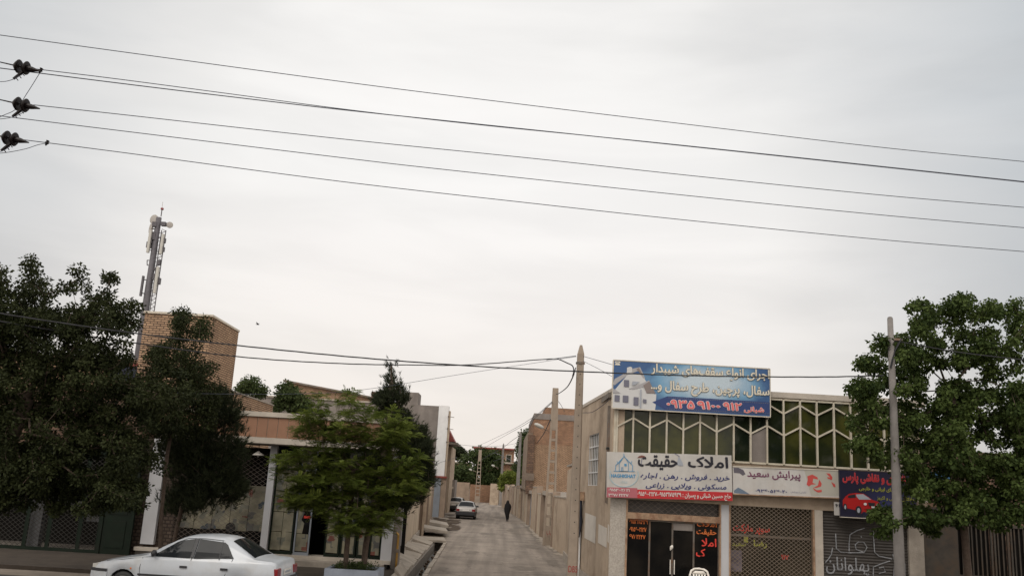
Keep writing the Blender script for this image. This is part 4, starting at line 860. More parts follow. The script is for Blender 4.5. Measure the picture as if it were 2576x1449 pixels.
# yellow gas pipe
c = Vector((-3.12, 28.9, 0)); t = thing('gas_pipe', 'rusty yellow gas pipe standing at the corner of the left shops', 'pipe', c)
MB().tube([c+Vector((0, 0, .05)), c+Vector((0, 0, 1.15)), c+Vector((-.1, .12, 1.25))], .035, 8).build('pipe', K['yellow'], t); MB().box(c.x-.05, c.x+.05, c.y-.05, c.y+.05, .62, .72).build('valve', K['steel'], t)

# ---- far left building: green gates, stone, dark
gb = thing('green_front_building', 'dark building with green steel doors and lattice gates under the big tree', 'building', (-14, 28.6, 0))
YG = 28.6
xg = px_(338, 1290)-.02
MB().box(-24, xg, YG+.1, YG+6, 3.0, 5.0).build('wall', K['brick3'], gb); MB().box(-24, xg, YG+.05, YG+.099, 3.0, 3.3).build('lintel', K['green'], gb)
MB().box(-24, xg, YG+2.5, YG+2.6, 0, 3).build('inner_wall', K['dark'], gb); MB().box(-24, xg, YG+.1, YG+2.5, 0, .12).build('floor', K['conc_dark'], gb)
a, b_ = AX(262, 1290, YG), AX(330, 1290, YG)
g = MB(); g.box(a-.12, a, YG, YG+.09, .05, 3.0); g.box(b_, b_+.1, YG, YG+.09, .05, 3.0); g.box(a, b_, YG, YG+.09, 2.6, 3.0); dr = g.build('door_frame', K['green'], gb)
g = MB(); g.box(a+.01, b_-.01, YG+.03, YG+.07, .1, 2.59); g.box(a+.12, b_-.12, YG+.01, YG+.03, 1.3, 2.3); g.box(a+.12, b_-.12, YG+.01, YG+.03, .3, 1.1); d = g.build('door', K['green'], gb)
MB().box(a+.06, a+.10, YG-.03, YG+.01, 1.5, 1.75).build('door_handle', K['plastic'], d)
edges = [AX(x, 1290, YG) for x in (-60, 70, 128, 205, 255)]
for xa, xb in zip(edges, edges[1:]):
    g = MB(); g.box(xa, xa+.06, YG+.03, YG+.09, .1, 3); g.box(xb-.06, xb-.001, YG+.03, YG+.09, .1, 3); g.box(xa+.06, xb-.06, YG+.03, YG+.09, .1, .2)
    gt = g.build('gate_leaf', K['green'], gb); g = MB(); lattice(g, xa+.06, xb-.06, .2, 3.0, YG+.02, .17, .13, .012); g.build('gate_grille', K['lattice_dark'], gt)
K['white2'] = mat('old_white_board', (.085, .085, .088), .8, .2, 4)
for x0, y0, x1, y1 in ((125, 1222, 160, 1268), (160, 1258, 220, 1275), (222, 1277, 250, 1312), (160, 1240, 215, 1258)):
    p0, p1 = at(x0, y0, YG+.5), at(x1, y1, YG+.5); o = MB().box(p0.x, p1.x, YG+.5, YG+.52, p1.z, p0.z).build('poster', K['white2'], gb)
c = AX(95, 1290, YG+.3); MB().box(c-.18, c+.18, YG+.25, YG+.5, .12, 2.4).build('inner_pillar', K['white2'], gb)
p0, p1 = at(280, 918, YG-.2), at(338, 960, YG-.2)
t = thing('shop_sign', 'navy sign board with red top edge hidden in the leaves of the big tree', 'sign', (p0.x, YG-.2, p1.z))
MB().box(p0.x, p1.x, YG-.2, YG-.12, p1.z, p0.z).build('panel', plain('navy_board', (.007, .009, .028), .5), t); MB().box(p0.x, p1.x, YG-.23, YG-.1, p0.z, p0.z+.09).build('top_edge', K['red'], t)

# ---- brick tower block and parapet behind
bt = thing('brick_building', 'tan brick rooftop block with white coping and long brick parapet running back', 'building', (-11, 29.6, 0))
Y0 = 29.9; xr = AX(535, 795, Y0); xw = AX(366, 783, Y0); yb_ = 33.0; zt_ = AZ(535, 797, Y0)
MB().box(xw, xr, Y0, yb_, 4.2, zt_).build('wall', K['brick'], bt)
MB().box(xw-.04, xr+.03, Y0-.04, yb_+.03, zt_, zt_+.07).build('coping', K['trim'], bt)
zp = AZ(697, 1021, 39.2)
MB().box(xw-3, xr-.012, yb_+.01, 39.2, 3.5, zp).build('parapet_wall', K['brick'], bt); MB().box(xr-.25, xr+.02, yb_+.02, 39.25, zp, zp+.045).build('parapet_coping', K['concrete'], bt)
MB().box(-24, xw-.02, 31, 36, 3, AZ(330, 905, 31)).build('lower_block', K['brick'], bt)
g = MB()
for k in range(6): yy = 34+k*.85; g.box(xr-.03, xr+.001, yy, yy+.07, zp-.55-.1*(k % 2), zp-.38-.1*(k % 2))
g.build('putlog_hole', K['dark'], bt)

# ================================================================ ALLEY, LEFT SIDE
t = thing('alley_wall', 'long cream plastered wall with white door patch on the left of the alley', 'wall', (-3.6, 36, 0))
zw = 3.35
MB().wall((-3.33, 29.6), (-4.23, 48.6), .25, 0, zw).build('wall', K['cream'], t); MB().wall((-3.30, 29.6), (-4.20, 48.6), .33, zw, zw+.08).build('coping', K['concrete'], t)
MB().wall((-3.325, 29.9), (-3.475, 33.2), .02 if False else -.02, .55, 2.35).build('white_patch', K['white_panel'], t)
MB().wall((-3.30, 29.6), (-4.20, 48.6), -.05, 0, .3).build('plinth', K['concrete'], t)
c = at(1068, 1146, 40)
t = thing('projecting_sign', 'small pale green and white sign sticking out over the cream alley wall', 'sign', c)
MB().add([(c.x-.35, c.y, c.z-.62), (c.x+.02, c.y-.02, c.z-.45), (c.x+.32, c.y, c.z+.52), (c.x-.02, c.y, c.z+.50), (c.x-.35, c.y+.06, c.z-.62), (c.x+.02, c.y+.04, c.z-.45), (c.x+.32, c.y+.06, c.z+.52), (c.x-.02, c.y+.06, c.z+.50)],
         [(0, 1, 2, 3), (7, 6, 5, 4), (0, 4, 5, 1), (1, 5, 6, 2), (2, 6, 7, 3), (3, 7, 4, 0)]).build('board', plain('pale_green_sign', (.45, .55, .52), .4), t)
MB().tube([(c.x-.1, c.y+.05, c.z-.1), (c.x-.5, c.y+.4, c.z-.4)], .025, 5).build('bracket', K['steel'], t)
t = thing('doorway_wall', 'brown plastered wall with tall recessed doorways farther up the alley', 'wall', (-4.6, 55, 0))
MB().wall((-4.05, 48.65), (-4.35, 52.5), .3, 0, 3.3).build('wall', K['brownwall'], t)
MB().wall((-4.22, 53.9), (-5.15, 70.5), .3, 0, 3.1).build('wall', K['brownwall'], t)
MB().wall((-4.55, 52.51), (-4.62, 53.89), .2, 0, 2.8).build('door', K['doorbrown'], t)
g = MB(); g.wall((-4.05, 48.5), (-4.08, 48.8), -.12, 0, 3.5); g.wall((-4.30, 52.2), (-4.33, 52.5), -.14, 0, 3.5); g.wall((-4.20, 53.9), (-4.23, 54.2), -.14, 0, 3.4); g.build('door_pillar', K['cream2'], t)
# two storey block with grey flank and white corner
YW = 75.0
xw0, xw1, xw2 = AX(760, 1010, YW), AX(1098, 1110, YW), AX(1127, 1110, YW)
zw1 = AZ(1110, 1020, YW); zw0 = AZ(1095, 1196, YW)
t = thing('two_storey_house', 'two storey house with rough grey flank wall and white painted corner', 'building', ((xw1-4), YW, 0))
MB().box(xw0-6, xw1, YW, YW+10, 0, zw1-.05).build('flank_wall', K['grey'], t)
MB().box(xw1+.005, xw2-.12, YW-.06, YW+.9, zw0, zw1).build('white_wall', K['white'], t)
MB().box(xw2-.115, xw2+.02, YW+.1, YW+.9, zw0, zw1-.4).build('corner_trim', K['cream'], t)
MB().box(xw1-.3, xw2+.12, YW-.25, YW+.4, zw0-.16, zw0-.01).build('red_lintel', K['red'], t)
MB().box(xw1-.45, xw2-.35, YW-.1, YW+.2, 0, zw0-.17).build('door', K['bluedoor'], t)
MB().box(xw2-.34, xw2+.1, YW-.05, YW+.9, 0, zw0-.17).build('wall', K['brownwall'], t)
MB().box(AX(1018, 1010, YW), AX(1050, 1010, YW), YW+.5, YW+3, zw1-.06, AZ(1034, 985, YW)).build('roof_tank', K['grey'], t)
g = MB()
for z_ in (zw1-.9, zw1-1.9, zw1-3.0): g.tube([(xw2-.1, YW-.06, z_), (xw2-.1, YW-.30, z_+.02)], .05, 6); g.tube([(xw2-.1, YW-.30, z_+.02), (xw2+.4, YW-.32, z_-.05)], .025, 5)
g.build('cable_bracket', K['steel'], t)
t = thing('red_awning', 'dark red sheet awning sloping out beyond the white painted corner', 'awning', (xw2+.3, 85, 5))
p = [at(1122, 1066, 84), at(1124, 1111, 84), at(1144, 1110, 84)]
MB().add([p[0], p[1], p[2], p[0]+Vector((0, 4, 0)), p[1]+Vector((0, 4, 0)), p[2]+Vector((0, 4, 0))], [(0, 1, 2), (5, 4, 3), (0, 3, 4, 1), (1, 4, 5, 2), (2, 5, 3, 0)]).build('roof_sheet', K['red'], t)
MB().box(p[1].x, p[2].x+.3, 83.8, 88.2, p[1].z-.22, p[1].z-.02).build('gutter_board', K['steel'], t)
t = thing('rear_house', 'narrow brown house front under the red awning', 'building', (xw2, 86, 0))
MB().box(xw2-3, AX(1127, 1150, 86), 86, 94, 0, p[1].z-.25).build('wall', K['brownwall'], t); MB().box(AX(1127, 1150, 86)-.02, AX(1134, 1150, 86), 86.2, 94, 0, p[1].z-.3).build('trim', K['cream2'], t)
# garage with motorbikes at the left
YK = 92; a, b_ = AX(1107, 1240, YK), AX(1137, 1240, YK)
t = thing('garage', 'small open garage with pale lintel and dark inside, left of the parked cars', 'garage', ((a+b_)/2, YK, 0))
zg = AZ(1122, 1228, YK)
g = MB(); g.box(a-.4, a, YK, YK+4, 0, zg+.9); g.box(b_, b_+.25, YK, YK+4, 0, zg+.9); g.box(a, b_, YK+.05, YK+4, zg+.2, zg+.9); g.box(a, b_, YK+3.9, YK+4, 0, zg); g.build('wall', K['grey'], t)
MB().box(a-.1, b_+.1, YK-.08, YK+.3, zg, zg+.2).build('lintel', K['trim'], t); MB().box(a-.5, b_-.5, YK-.9, YK+.1, zg+.9, zg+1.0).build('canopy', K['coping'], t)
MB().box(a+.01, b_-.01, YK+1.8, YK+1.82, 0.02, zg-.01).build('inner_wall', K['dark'], t)
# a motorbike inside
c = Vector(((a+b_)/2+.1, YK+.6, 0)); t = thing('motorcycle', 'dark motorcycle seen end on inside the small garage', 'motorcycle', c)
for y in (-.55, .65): MB().lathe([(.0, -.05), (.24, -.05), (.30, -.02), (.30, .02), (.24, .05), (0, .05)], c+Vector((0, y, .30)), (1, 0, 0), 14).build('wheel', K['black'], t)
MB().rings([[c+Vector((.16*s*math.cos(q), y, z_+.14*s*math.sin(q))) for q in [k*math.pi/4 for k in range(8)]] for y, z_, s in ((-.75, .75, .5), (-.4, .8, 1), (.1, .85, 1.2), (.5, .9, .6))]).build('body', K['cartrim'], t)
MB().tube([c+Vector((-.35, .45, 1.1)), c+Vector((0, .5, 1.0)), c+Vector((.35, .45, 1.1))], .03, 5).build('handlebar', K['steel'], t)

# ================================================================ ALLEY, RIGHT SIDE
def wr(y): return (lineX(WALL_R, y), y)
t = thing('alley_wall', 'tall beige plaster wall right after the shop side on the alley', 'wall', (3, 35, 0))
MB().wall((sx(32.42), 32.45), (2.78, 38.2), -.3, 0, 3.75, z1b=3.6).build('wall', K['cream2'], t); MB().wall((sx(32.42)-.03, 32.45), (2.75, 38.2), -.36, 3.75, 3.82, z1b=3.82).build('coping', K['concrete'], t)
MB().wall((sx(32.42)-.05, 32.45), (2.73, 38.2), -.04, 0, .35).build('plinth', K['concrete'], t)
segs = [('low pale wall with capped gate pillars behind the ladder like pole', 38.25, 45.2, 2.55, 'cream2'), ('row of brown gates and cream walls before the tall brick house', 45.3, 58, 2.55, 'cream'),
        ('beige wall with grey patches at the foot of the brick house', 58.1, 70, 2.7, 'cream2'), ('rough cream wall beyond the brick house, behind the walking woman', 70.1, 93, 2.8, 'cream'),
        ('far grey brown wall with creeper where the alley bends', 93.1, 122, 2.75, 'brownwall')]
for i, (lab, a, b_, h_, mk) in enumerate(segs):
    t = thing('alley_wall', lab, 'wall', (wr(a)[0], (a+b_)/2, 0))
    n_ = max(1, int((b_-a)/4.2)); step = (b_-a)/n_
    for k in range(n_):
        y0_, y1_ = a+k*step, a+(k+1)*step
        p0, p1 = wr(y0_+.02), wr(y1_-.02)
        is_gate = (k % 3 == 1) if i < 3 else (k % 4 == 2)
        hh = h_+.12*((k*7+i) % 3-1)
        if is_gate:
            MB().wall((p0[0]+.18, p0[1]), (p1[0]+.18, p1[1]), -.1, .05, hh-.25).build('gate', K['doorbrown'] if i % 2 else K['bluedoor'], t)
            MB().wall(p0, p1, -.3, hh-.24, hh).build('lintel', K['concrete'], t)
        else: MB().wall(p0, p1, -.25, 0, hh).build('wall', K[mk], t); MB().wall((p0[0]-.03, p0[1]), (p1[0]-.03, p1[1]), -.31, hh, hh+.07).build('coping', K['concrete'], t)
        MB().wall((p0[0]-.06, p0[1]), (p0[0]-.06, p0[1]+.35), -.38, 0, hh+.12).build('pillar', K['cream2' if k % 2 else 'brownwall'], t)
# tall brick house
YB = 70.0; xb0, xb1, zb1 = AX(1326, 1130, YB), 9.0, AZ(1380, 1041, YB)
t = thing('brick_house', 'unfinished two storey brick house rising behind the ladder like pole', 'building', (5, YB, 0))
xs = AX(1340, 1130, YB)
MB().box(xs, xb1, YB+.02, YB+14, 2.6, zb1-.45).build('wall', K['brick2'], t)
MB().box(xs-.02, xb1, YB-.03, YB+14, zb1-.449, zb1).build('roof_slab', K['grey'], t)
MB().box(xb0, xs-.02, YB+.5, YB+13, 2.6, zb1-1.5).build('side_wing', K['brownwall'], t)
MB().box(xs+.13, xb1, YB-.012, YB+.019, 2.6, AZ(1400, 1120, YB)).build('brick_infill', K['brick'], t)
MB().box(xs-.4, xs+.12, YB-.25, YB-.0, 2.3, zb1-1.7).build('corner_pier', K['brick3'], t)
MB().box(AX(1372, 1030, YB+4), xb1, YB+4, YB+12, zb1, AZ(1400, 1032, YB+4)+.2).build('roof_parapet', K['brick2'], t)
g = MB()
for x0, x1 in ((1372, 1398), (1408, 1432)):
    a, b_ = AX(x0, 1150, YB), AX(x1, 1150, YB); za, zb_ = AZ(x0, 1158, YB), AZ(x0, 1122, YB)
    g.box(a, b_, YB-.0, YB+.015, za, za+.06); g.box(a, b_, YB-.0, YB+.015, zb_, zb_+.06); g.box(a, a+.06, YB-.0, YB+.015, za+.06, zb_); g.box(b_-.06, b_, YB-.0, YB+.015, za+.06, zb_)
g.build('bricked_window', K['brick3'], t)
MB().box(AX(1326, 1190, YB)-.3, xs+.2, YB-.3, YB+.4, AZ(1330, 1208, YB), AZ(1330, 1190, YB)).build('meter_box', K['doorbrown'], t)

# ================================================================ END OF THE ALLEY
t = thing('end_wall', 'brown mud brick wall closing the end of the alley', 'wall', (-10, 146, 0))
for i, (x0, x1, h_, mk) in enumerate(((-26, -16.5, 3.3, 'brick2'), (-16.4, -12.6, 3.2, 'brownwall'), (-12.2, -5, 2.95, 'brownwall'), (-4.9, -.5, 2.7, 'brick2'), (-.4, 4, 3.0, 'cream2'))):
    MB().box(x0, x1, 145.8+.05*i, 146.2, 0, h_).build('wall', K[mk], t)
MB().box(-16.9, -16.3, 145.5, 145.79, 0, 3.5).build('pier', K['doorbrown'], t); MB().box(-1.5, -.3, 132, 145.7, 0, 3.0).build('return_wall', K['cream2'], t)
for nm, lab, x0, y0, x1, Y, mk, zr in (('brick_house', 'brick house with thin red roof edge above the trees at the alley end', 1192, 1128, 1294, 178, 'brick2', 1), ('low_brick_house', 'ochre brick house front left of the trees at the alley end', 1122, 1163, 1182, 170, 'brick', 0),
                                      ('low_brick_house', 'broad low brick building right of the far trees', 1250, 1166, 1336, 168, 'brick2', 0)):
    a, b_ = AX(x0, y0+5, Y), AX(x1, y0+5, Y); z1 = AZ((x0+x1)/2, y0, Y)
    t = thing(nm, lab, 'building', ((a+b_)/2, Y, 0))
    MB().box(a+(1.5 if zr else 0), b_, Y, Y+8, 0, z1-.1).build('wall', K[mk], t)
    MB().box(a-.2, b_+.1, Y-.8, Y+8, z1-.1, z1+.15).build('roof', K['red'] if zr else K['concrete'], t)
    if zr:
        for k in range(3): xx = a+2.2+k*2.1; f_ = MB().box(xx, xx+1.1, Y-.04, Y+.05, z1-2.6, z1-1.0).build('window', K['trim'], t); MB().box(xx+.1, xx+1.0, Y-.06, Y-.041, z1-2.5, z1-1.1).build('pane', K['olive2'], f_)
# roofs seen over the left shops
Yq = 82
t = thing('brick_shed', 'tan brick shed with a sloping dark roof edge behind the grey house', 'building', (-18, Yq, 0))
p = [at(722, 960, Yq), at(935, 1003, Yq)]; zlo = 5
MB().prism([(p[0].x, zlo), (p[1].x+2, zlo), (p[1].x+.3, p[1].z), (p[0].x, p[0].z)], 'y', Yq, Yq+8).build('wall', K['brick'], t)
MB().prism([(p[0].x-.3, p[0].z), (p[1].x+.5, p[1].z-.02), (p[1].x+.5, p[1].z+.13), (p[0].x-.3, p[0].z+.16)], 'y', Yq-.3, Yq+8.2).build('roof', K['steel'], t)
c = at(940, 1000, Yq-.2)
MB().box(c.x-.25, c.x+.35, Yq-.2, Yq, c.z-1.5, c.z+.55).build('chimney', K['brick3'], t)
c = at(941, 1140, Yq); d_ = at(940, 975, 78)
t = thing('grey_rear_building', 'low grey plastered building behind the tile band, left of the conifer', 'building', (-18, 70, 0))
MB().box(AX(640, 1000, 68), AX(1010, 1010, 68), 68, 72, 0, AZ(800, 1006, 68)).build('wall', K['grey'], t); MB().box(AX(640, 1000, 68), AX(1010, 1010, 68), 67.9, 72.1, AZ(800, 1006, 68)+.002, AZ(800, 1006, 68)+.12).build('coping', K['concrete'], t)
c = at(948, 985, Yq-2); 
o = thing('rooftop_cooler', 'small white rooftop box on the sloping brick shed', 'cooler', at(941, 1000, 80)) if False else None

# ================================================================ POLES
def conc_pole(lab, base, ztop, w0, w1, kind='plain', name='utility_pole', m='pole', lean=0):
    t = thing(name, lab, 'pole', base, 0, 'concrete utility poles along the alley' if kind != 'round' else None)
    b = Vector(base); H_ = ztop
    if kind == 'round':
        MB().tube([b+Vector((0, 0, z)) for z in (0, H_*.3, H_*.6, H_)], [w0, w0*.92+w1*.08, (w0+w1)/2, w1], 14).build('shaft', K[m], t, smooth=True)
        MB().lathe([(w1, 0), (w1*.8, .04), (0, .06)], b+Vector((0, 0, H_)), n=14).build('cap', K[m], t); return t
    def sec(z):
        k = z/H_; a = (w0+(w1-w0)*k)/2; return a
    if kind == 'ladder':
        g = MB()
        for s in (-1, 1):
            rows = []
            for k in range(13):
                z = H_*k/12; a = sec(z); xo = s*(a-.05)
                rows.append([b+Vector((xo-.05, -a*.6, z)), b+Vector((xo+.05, -a*.6, z)), b+Vector((xo+.05, a*.6, z)), b+Vector((xo-.05, a*.6, z))])
            g.rings(rows)
        z = .0; k = 0
        while z < H_:
            h = .95 if k == 0 else (.13 if z < H_*.72 else H_-z); a = sec(z)
            g.box(b.x-a+.1, b.x+a-.1, b.y-a*.5, b.y+a*.5, z+.002, z+h-.002); z += h+.42; k += 1
        g.build('shaft', K[m], t)
        return t
    g = MB(); rows = []
    for k in range(7):
        z = (H_-.28)*k/6; a = sec(z); rows.append([b+Vector((sx_*a, sy*a, z)) for sx_, sy in ((-1, -.7), (-.7, -1), (.7, -1), (1, -.7), (1, .7), (.7, 1), (-.7, 1), (-1, .7))])
    rows.append([b+Vector((q.x-b.x, q.y-b.y, 0))*1 if False else Vector((b.x+(q.x-b.x)*.35, b.y+(q.y-b.y)*.35, H_)) for q in rows[-1]])
    g.rings(rows); g.build('shaft', K[m], t)
    g = MB()
    for k in range(16): z = 1.6+k*(H_-2.2)/16; a = sec(z); g.lathe([(.018, 0), (.018, .008)], b+Vector((.0, -a-.004, z)), (0, 1, 0), 6)
    g.build('bolt_hole', K['black'], t)
    return t
pA0 = at(1443, 1449, 27); zA = AZ(1458, 868, 27); xA = (pA0.x+AX(1458, 870, 27))/2
pa = conc_pole('tall square concrete pole with pointed top and red paint mark at its foot', (xA, 27, 0), zA, .31, .20, 'plain')
a_ = .150
text('painted_mark', 'DB5', xA-.13, xA+.13, AZ(1440, 1439, 26.8), AZ(1440, 1423, 26.8), 27-a_-.004, plain('red_paint', (.28, .03, .03), .7), pa, persian=False, bold=.0)
MB().lathe([(.125, -.035), (.14, -.03), (.14, .03), (.125, .035)], (xA, 27, zA-.56), n=12).build('clamp_band', K['steel'], pa)
pB = gnd(1380, 1372); zB = AZ(1395, 976, pB.y)
pb = conc_pole('ladder like concrete pole with recessed rungs and street lamp, second in the alley', (pB.x, pB.y, 0), zB, .62, .30, 'ladder')
lp = [Vector((pB.x-.25, pB.y, AZ(1388, 1085, pB.y))), at(1368, 1078, pB.y-.3), at(1360, 1074, pB.y-.4)]
MB().tube(lp, .022, 6).build('lamp_arm', K['steel'], pb)
q0, q1 = at(1366, 1076, pB.y-.4), at(1341, 1064, pB.y-.9); dq = (q1-q0).normalized()
MB().lathe([(.04, 0), (.09, .05), (.11, .25), (.10, .5), (.05, .62), (0, .64)], q0, dq, 10).build('lamp_head', K['antenna'], pb, smooth=True)
text('painted_mark', 'ن.ب', pB.x-.15, pB.x+.15, .45, .8, pB.y-.34, plain('faded_red_paint', (.25, .07, .05), .7), pb, bold=.02)
pC = gnd(1299, 1290); pc = conc_pole('far concrete pole beside the woman, behind the brick house corner', (pC.x, pC.y, 0), AZ(1304, 1085, pC.y), .48, .24, 'plain', m='polegrey')
pD = gnd(1258, 1271); pd = conc_pole('slender far pole with street lamp arm, at the bend of the alley', (pD.x, pD.y, 0), AZ(1266, 1115, pD.y), .42, .26, 'plain', m='polegrey')
pE = Vector((AX(1200.6, 1255, 143), 143, 0)); pe = conc_pole('far ladder like pole with street lamp in front of the end wall', (pE.x, pE.y, 0), AZ(1206, 1131, 143), .85, .45, 'ladder')
for pp, xa_, ya_, xb_, yb_2, Yy in ((pd, 1238, 1170, 1254, 1177, pD.y), (pe, 1181, 1180, 1197, 1186, 142.7)):
    A_, B_ = at(xa_, ya_, Yy-.6), at(xb_, yb_2, Yy-.1); MB().tube([B_, (A_+B_)/2], .05, 5).build('lamp_arm', K['steel'], pp)
    MB().lathe([(.06, 0), (.14, .1), (.15, .35), (0, .62)], (A_*.6+B_*.4), (A_-B_).normalized(), 8).build('lamp_head', K['antenna'], pp)
t = thing('iron_post', 'thin brown post with yellow foot beside the house under the red awning', 'post', (AX(1119, 1180, 85), 85, 0))
x_ = AX(1119, 1180, 85); MB().tube([(x_, 85, 1.2), (x_+.02, 85, 5.6)], .10, 8).build('shaft', K['doorbrown'], t); MB().tube([(x_, 85, 0), (x_, 85, 1.19)], .11, 8).build('foot', K['yellow'], t)
g0_, g1_ = at(2262, 1449, 20), at(2234, 802, 20)
pg = conc_pole('tall round weathered pole in front of the navy sign and large tree', ((g0_.x+g1_.x)/2+.03, 20, 0), g1_.z, .115, .062, 'round', m='polegrey')
MB().tube([(g1_.x-.02, 19.92, g1_.z-1.15), (g1_.x+.10, 19.95, g1_.z-.75), (g1_.x+.28, 19.97, g1_.z-.45)], .022, 6).build('cable_tail', K['cable'], pg)
MB().box(g1_.x+.05, g1_.x+.30, 19.96, 20.04, g1_.z-.50, g1_.z-.45).build('cable_bracket', K['steel'], pg)

# ================================================================ WIRES
def wire(lab, pts, r, name='overhead_wire', m='wire', n=5, group=None, twist=False, cat='wire'):
    P_ = [at(*p) for p in pts]; out = []
    # Catmull-Rom through the measured points
    Q = [P_[0]*2-P_[1]]+P_+[P_[-1]*2-P_[-2]]
    for i in range(1, len(Q)-2):
        k = 14
        for j in range(k):
            u = j/k; out.append(.5*((2*Q[i])+(-Q[i-1]+Q[i+1])*u+(2*Q[i-1]-5*Q[i]+4*Q[i+1]-Q[i+2])*u*u+(-Q[i-1]+3*Q[i]-3*Q[i+1]+Q[i+2])*u**3))
    out.append(P_[-1])
    if twist:
        g = MB(); d = []; tot = 0; dense = []
        for a, b in zip(out, out[1:]):
            s_ = max(1, int((b-a).length/.12)); dense += [a+(b-a)*i/s_ for i in range(s_)]
        for ph in (0, 2.1, 4.2):
            g.tube([q+Vector((0, math.cos(i*.55+ph), math.sin(i*.55+ph)))*r*.9 for i, q in enumerate(dense)], r, 5)
        o = g.build(name, K[m])
    else: o = MB().tube(out, r, n).build(name, K[m])
    return tag(o, lab, cat, group)
GW = 'parallel power lines crossing the sky'
def cw(y, x0=-80): return y
Ya, Yb = 13.5, 16.5
def yy_(x): return Ya+(Yb-Ya)*x/2576
def W(lab, pts, r=.0072): return wire(lab, [(x, y, yy_(x)) for x, y in pts], r, group=GW)
W('topmost power line, crossing the sky alone above all others', [(-90, 76), (0, 89), (859, 206), (1320, 264), (1717, 312), (2206, 370), (2576, 407), (2700, 419)])
W('power line starting at the upper insulator string, joining the one just below it', [(88, 174), (300, 200), (580, 237), (859, 274.5), (1200, 314), (1717, 366), (2576, 457), (2700, 470)])
W('power line passing just under the upper insulator string, second pair strand', [(-90, 160), (0, 172), (300, 210), (580, 244), (859, 276.5), (1200, 312.5), (1717, 367), (2576, 458.5), (2700, 471)], .009)
W('power line starting at the middle insulator string', [(84, 264.5), (300, 288), (859, 350), (1350, 400), (1717, 440), (2206, 490), (2576, 522), (2700, 533)])
W('power line running between the middle and lower insulator strings', [(-90, 280), (0, 292), (300, 329), (859, 397), (1110, 426), (1717, 491), (2206, 540), (2576, 573), (2700, 584)])
W('lowest of the high power lines, starting at the lower insulator string', [(50, 351), (300, 383), (859, 457), (1350, 513), (1717, 553), (2206, 602), (2576, 633), (2700, 643)])
# insulator strings
for (lab, x, y) in (('upper string of two dark insulator discs at the left edge', 52, 168), ('middle string of two dark insulator discs at the left edge', 50, 262), ('lower string of two dark insulator discs, cut by the left edge', 22, 347)):
    Yq = yy_(x); A_, B_ = at(x-30, y-6, Yq), at(x+36, y+9, Yq); ax = (B_-A_).normalized(); Lq = (B_-A_).length
    t = thing('insulator_string', lab, 'insulator', A_, 0, 'insulator strings on the high power lines')
    for k in (0.30, .60):
        MB().lathe([(.012, -.05), (.035, -.045), (.045, -.02), (.075, -.01), (.115, .035), (.10, .05), (.05, .035), (.02, .05)], A_+ax*Lq*k, ax, 16).build('disc', K['insul'], t, smooth=True)
    g = MB(); g.tube([A_-ax*.30, A_+ax*Lq*.1, B_], [.008, .012, .010], 6)
    g.lathe([(.03, 0), (.05, .02), (.045, .10), (.02, .2), (.01, .25)], A_+ax*Lq*.66, ax, 8); g.build('rod', K['insul'], t)
    g = MB(); dn = A_+ax*Lq*.72; e_ = dn+Vector((-.20, 0, -.20)); g.tube([dn, e_], [.035, .022], 6)
    for k in range(4): q = dn+(e_-dn)*(k+.8)/4.5; g.tube([q, q+Vector((.05, 0, -.055))], .009, 4)
    g.build('strain_clamp', K['insul'], t)
for lab, pts in (('curved jumper wire hanging under the upper insulator string', [(-90, 200, 13.4), (-10, 206, 13.5), (25, 203, 13.5), (58, 187, 13.55)]), ('curved jumper wire hanging under the middle insulator string', [(-90, 305, 13.4), (0, 300, 13.5), (35, 294, 13.5), (60, 283, 13.55)]),
                 ('long jumper wire hanging under the lower insulator string', [(-90, 390, 13.4), (0, 386, 13.5), (60, 376, 13.55), (95, 365, 13.6), (117, 361, 13.6)]), ('short jumper stub at the lower insulator string', [(-60, 390, 13.5), (0, 382, 13.5), (25, 369, 13.5)]),
                 ('slanting link wire from the clamp down behind the middle insulators', [(101, 183, 13.6), (70, 232, 13.7), (40, 275, 13.7), (0, 295, 13.7), (-60, 330, 13.7)])):
    wire(lab, pts, .0055, 'jumper_wire')
for lab, x, y in (('small dark clamp on the upper pair of power lines', 102, 178), ('small dark clamp standing on the lowest high power line', 118, 360)):
    c = at(x, y, yy_(x)); t = MB().lathe([(.01, -.05), (.02, -.02), (.035, 0), (.02, .02), (.03, .04), (0, .05)], c, (.3, 0, 1), 8).build('line_clamp', K['insul']); tag(t, lab, 'clamp')
# thick twisted cables
wire('thick twisted black cable sagging across the whole street before the brick block', [(-100, 765, 18.2), (0, 788, 18.4), (300, 833, 18.7), (600, 869, 19.0), (900, 899, 19.2), (1180, 920, 19.4), (1450, 934, 19.6), (1750, 945, 19.8), (2050, 948, 19.9), (2236, 944, 19.93)], .0085, 'twisted_cable', 'cable', twist=True, cat='cable')
wire('twisted black cable rising from the left tree to the tall square pole', [(-100, 790, 18.6), (0, 808, 19), (300, 857, 20.5), (600, 897, 22), (850, 914, 23.2), (1050, 918, 24.2), (1180, 917.5, 25), (1380, 903, 26.3), (1410, 905, 26.5)], .0085, 'twisted_cable', 'cable', twist=True, cat='cable')
wire('frayed drooping cable end joining the tall square pole', [(1408, 904, 26.5), (1425, 912, 26.6), (1440, 920, 26.75), (1443, 935, 26.8), (1440, 946, 26.8)], .018, 'cable_end', 'cable', cat='cable')
wire('cable looping from the tall square pole down to the ladder like pole', [(1448, 925, 26.8), (1440, 950, 27.2), (1425, 975, 33), (1405, 990, 44), (1399, 991, 46.3)], .02, 'overhead_wire', 'cable')
wire('support wire from the cable joint to the top band of the tall square pole', [(1375, 905, 26.4), (1420, 899, 26.7), (1449, 895, 26.85)], .012)
